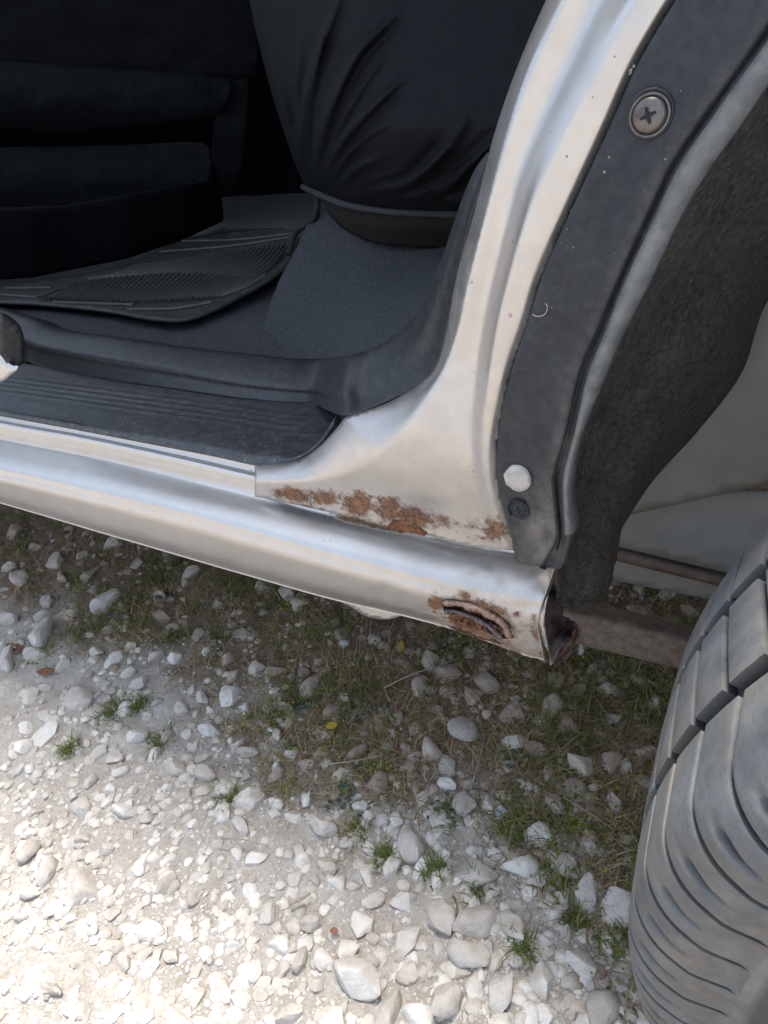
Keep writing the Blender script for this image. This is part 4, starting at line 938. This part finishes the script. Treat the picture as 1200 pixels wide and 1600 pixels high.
# ------------------------------------------------------------------ grass, straw, weeds
def blades(name, roots, lean, length, width, mat, r, seg=3, curl=1.0, tint=None):
    n = len(roots); ang = r.rand(n) * 6.28; L = length[0] * (length[1] / length[0]) ** r.rand(n); W = r.uniform(*width, n); le = r.uniform(*lean, n)
    V = np.empty((n, 2 * seg + 1, 3)); dx, dy = np.cos(ang), np.sin(ang)
    z0 = gz(roots[:, 0], roots[:, 1]) - .002; sx, sy = -dy, dx
    kx = r.randn(n) * .35
    for k in range(seg + 1):
        t = k / seg; a = le * (.35 + .65 * curl * t); out = L * t * np.sin(a); up = L * t * np.cos(a)
        px = roots[:, 0] + dx * out + sx * kx * L * t * t; py = roots[:, 1] + dy * out + sy * kx * L * t * t; pz = z0 + np.maximum(up, .002)
        w = W * (1 - t) ** .6
        if k < seg:
            V[:, 2 * k] = np.stack([px - sx * w, py - sy * w, pz], 1); V[:, 2 * k + 1] = np.stack([px + sx * w, py + sy * w, pz], 1)
        else: V[:, 2 * k] = np.stack([px, py, pz], 1)
    f = []
    for k in range(seg - 1): f += [[2 * k, 2 * k + 1, 2 * k + 3], [2 * k, 2 * k + 3, 2 * k + 2]]
    f.append([2 * seg - 2, 2 * seg - 1, 2 * seg]); f = np.array(f)
    F = (f[None] + (np.arange(n) * (2 * seg + 1))[:, None, None]).reshape(-1, 3)
    me = mesh_np(name, V.reshape(-1, 3), F); tv = r.rand(n) if tint is None else tint
    attr(me, 'tint', np.repeat(tv, 2 * seg + 1)); return tag(link(name, me, mat), kind='stuff')
def clump_roots(r, nclump, per, rad, dens):
    C = []
    while len(C) < nclump:
        q = at_z(np.stack([r.uniform(-60, 1150, 800), r.uniform(800, 1600, 800)], 1), 0)[:, :2]; C += list(q[r.rand(len(q)) < dens(q)])
    C = np.array(C[:nclump]); pts = np.repeat(C, per, 0) + r.randn(nclump * per, 2) * np.repeat(r.uniform(rad[0], rad[1], nclump), per)[:, None]
    return pts, np.repeat(r.rand(nclump), per)
r = np.random.RandomState(21)
gpatch = lambda q: sstep(-.1, .6, N1.fbm(q[:, 0] * 8 + 3, q[:, 1] * 8, 3))
pts, ct = clump_roots(r, 270, 30, (.006, .02), lambda q: veg(q) * (.15 + .85 * gpatch(q)))
tag(blades('grass', pts, (.3, 1.35), (.010, .038), (.0005, .0011), GRASS, r, tint=np.clip(ct * .75 + .25 * r.rand(len(pts)), 0, 1)), 'short green grass growing in the strip beneath the car', 'grass')
pts, ct = clump_roots(r, 1000, 24, (.012, .03), lambda q: veg(q))
tag(blades('dry_straw', pts, (.9, 1.53), (.015, .05), (.0003, .0007), STRAW, r, curl=1.1), 'dry brown straw matted over the soil beneath the car', 'straw')
# tufts on the gravel side, where the photograph shows them
tufts = [(130, 995, 26), (265, 990, 22), (180, 1110, 20), (245, 1155, 18), (110, 1170, 14), (425, 1110, 30), (470, 1085, 26), (60, 1030, 26), (350, 1240, 16), (600, 1340, 18), (680, 1360, 18), (800, 1305, 26), (870, 1380, 28), (960, 1480, 26), (900, 1440, 20), (820, 1490, 20), (750, 1390, 22), (555, 1300, 14), (590, 1080, 26), (490, 1080, 22), (215, 1100, 16), (380, 860 + 60, 24), (240, 905, 26), (120, 912, 28), (30, 860, 30), (860, 1145, 22), (560, 1080, 18), (700, 1280, 20), (1010, 1080, 24)]
tp = []; tt = []
for px, py, w in tufts:
    p = at_z([(px, py)], 0)[0]; d = (p - CAM) @ FW; tp.append(p[:2] + r.randn(90, 2) * w * d / FOC * .55); tt += list(np.clip(.2 + .5 * r.rand(90), 0, 1))
tag(blades('grass_tufts', np.vstack(tp), (.3, 1.3), (.014, .034), (.0005, .0012), GRASS, r, tint=np.array(tt)), 'green grass tufts dotted between stones at the edge of the gravel', 'grass')

def leaves(name, C, tint, size, mat, r, shape='oval'):
    n = len(C); s = r.uniform(*size, n); a = r.rand(n) * 6.28; tl = r.uniform(-.6, .6, (n, 2))
    if shape == 'oval': base = np.array([[0, 0, 0], [.45, .42, .1], [1, .3, .08], [1.3, 0, 0], [1, -.3, .08], [.45, -.42, .1], [.7, 0, -.02]])
    else: base = np.array([[0, 0, 0], [.5, .14, .06], [1.2, .16, .1], [1.9, 0, 0], [1.2, -.16, .1], [.5, -.14, .06], [.9, 0, 0]])
    ring = [0, 1, 2, 3, 4, 5]; f = np.array([[ring[i], ring[(i + 1) % 6], 6] for i in range(6)])
    V = base[None] * s[:, None, None]; V[:, :, 2] += V[:, :, 0] * tl[:, :1] + V[:, :, 1] * tl[:, 1:]
    c, d = np.cos(a)[:, None], np.sin(a)[:, None]; x = V[:, :, 0] * c - V[:, :, 1] * d; y = V[:, :, 0] * d + V[:, :, 1] * c
    z = np.maximum(V[:, :, 2] + C[:, 2:3], gz(C[:, 0], C[:, 1])[:, None] + .001)
    W = np.stack([x + C[:, :1], y + C[:, 1:2], z], 2)
    F = (f[None] + (np.arange(n) * 7)[:, None, None]).reshape(-1, 3); me = mesh_np(name, W.reshape(-1, 3), F); attr(me, 'tint', np.repeat(tint, 7)); return tag(link(name, me, mat), kind='stuff')
pts, ct = clump_roots(r, 300, 26, (.008, .024), lambda q: veg(q) * sstep(-.2, .5, N2.fbm(q[:, 0] * 7 + 8, q[:, 1] * 7 + 2, 3)))
C3 = np.column_stack([pts, gz(pts[:, 0], pts[:, 1]) + r.uniform(.002, .013, len(pts))])
tag(leaves('weeds', C3, np.clip(ct * .7 + .3 * r.rand(len(ct)), 0, 1), (.002, .0052), WEED, r), 'low small-leaved green weeds in the soil beneath the car', 'weeds')
bw = []
for px, py, w in [(555, 1120, 16), (470, 1100, 14), (575, 1100, 14), (690, 1265, 18), (545, 1250, 18), (810, 1200, 16), (250, 935, 14), (190, 965, 12), (600, 1110, 14)]:
    p = at_z([(px, py)], 0)[0]; d = (p - CAM) @ FW; q = p[:2] + r.randn(16, 2) * w * d / FOC * .6; bw.append(np.column_stack([q, gz(q[:, 0], q[:, 1]) + r.uniform(.003, .012, 16)]))
bw = np.vstack(bw); tag(leaves('broad_weeds', bw, r.rand(len(bw)), (.005, .009), BLUEWEED, r), 'blue-green broad-leaved weeds scattered in the grass strip', 'weeds')

# single fallen leaves and twigs
def fallen(px, py, L, W, ang, mat, label, name='leaf', curl=.25, lift=.012):
    p = at_z([(px, py)], lift)[0]; n = 9; V = []; F = []
    for i in range(n):
        t = i / (n - 1); w = W * math.sin(math.pi * (t * .94 + .03)) ** .8
        for s in (-1, -.5, 0, .5, 1): V.append(((t - .5) * L, s * w, curl * (L * ((t - .5) ** 2) + abs(s) * w * .9)))
    F = grid_faces(n, 5); me = mesh_np(name, V, F); attr(me, 'tint', rng.rand(len(V)) * .6 + .2 * np.array([abs(v[1]) / W for v in V])); o = link(name, me, mat); solid(o, .0004)
    o.location = Vector(p); o.rotation_euler = (rng.uniform(-.2, .2), rng.uniform(-.15, .15), ang); return tag(o, label, 'leaf')
fallen(22, 1013, .050, .010, -.1, BLEAF, 'long reddish-brown curled leaf at the left edge of the track')
fallen(72, 1050, .034, .008, .4, BLEAF, 'short orange-brown leaf below the grass tuft at left')
fallen(518, 1134, .018, .006, .8, YLEAF, 'small ochre leaf lying between weeds in the middle of the grass strip')
fallen(627, 1010, .022, .0045, 1.9, YLEAF, 'narrow yellow leaf standing among the weeds below the sill drain lip', lift=.018)
fallen(522, 1455, .010, .004, .5, BLEAF, 'tiny red-brown chip on the pale lower gravel')
def twig(L, rad, label, name='twig'):
    P = at_z(np.array([(a, b) for a, b, _ in L]), np.array([c for _, _, c in L])); P = spline(P, 6)
    rr = rad * np.linspace(1, .5, len(P)); o = link(name, tube_mesh(name, P, rr, 7), TWIG); return tag(o, label, 'twig')
twig([(880, 1245, .02), (920, 1270, .018), (962, 1298, .014)], .0011, 'pale straight straw lying across soil near the tyre')
twig([(905, 1345, .015), (925, 1362, .014), (938, 1378, .01)], .001, 'short pale stalk in dry grass left of the tyre')
twig([(452, 1412, .012), (470, 1405, .014), (485, 1396, .012)], .0022, 'stubby dark twig on the pale gravel at lower centre')
twig([(335, 1310, .014), (380, 1312, .016), (420, 1322, .012)], .0012, 'thin dry stem lying on gravel at left of centre')
twig([(600, 1075, .014), (640, 1055, .02), (685, 1040, .02), (720, 1028, .014)], .0013, 'long bent brown stem arching through weeds below the rust hole')
twig([(500, 1195, .012), (545, 1190, .018), (600, 1180, .014)], .0012, 'straw-coloured stalk across the dry grass in mid strip')
twig([(735, 1235, .012), (748, 1190, .02), (758, 1150, .014)], .0012, 'upright-lying dry stalk below the tall grey-brown stone')
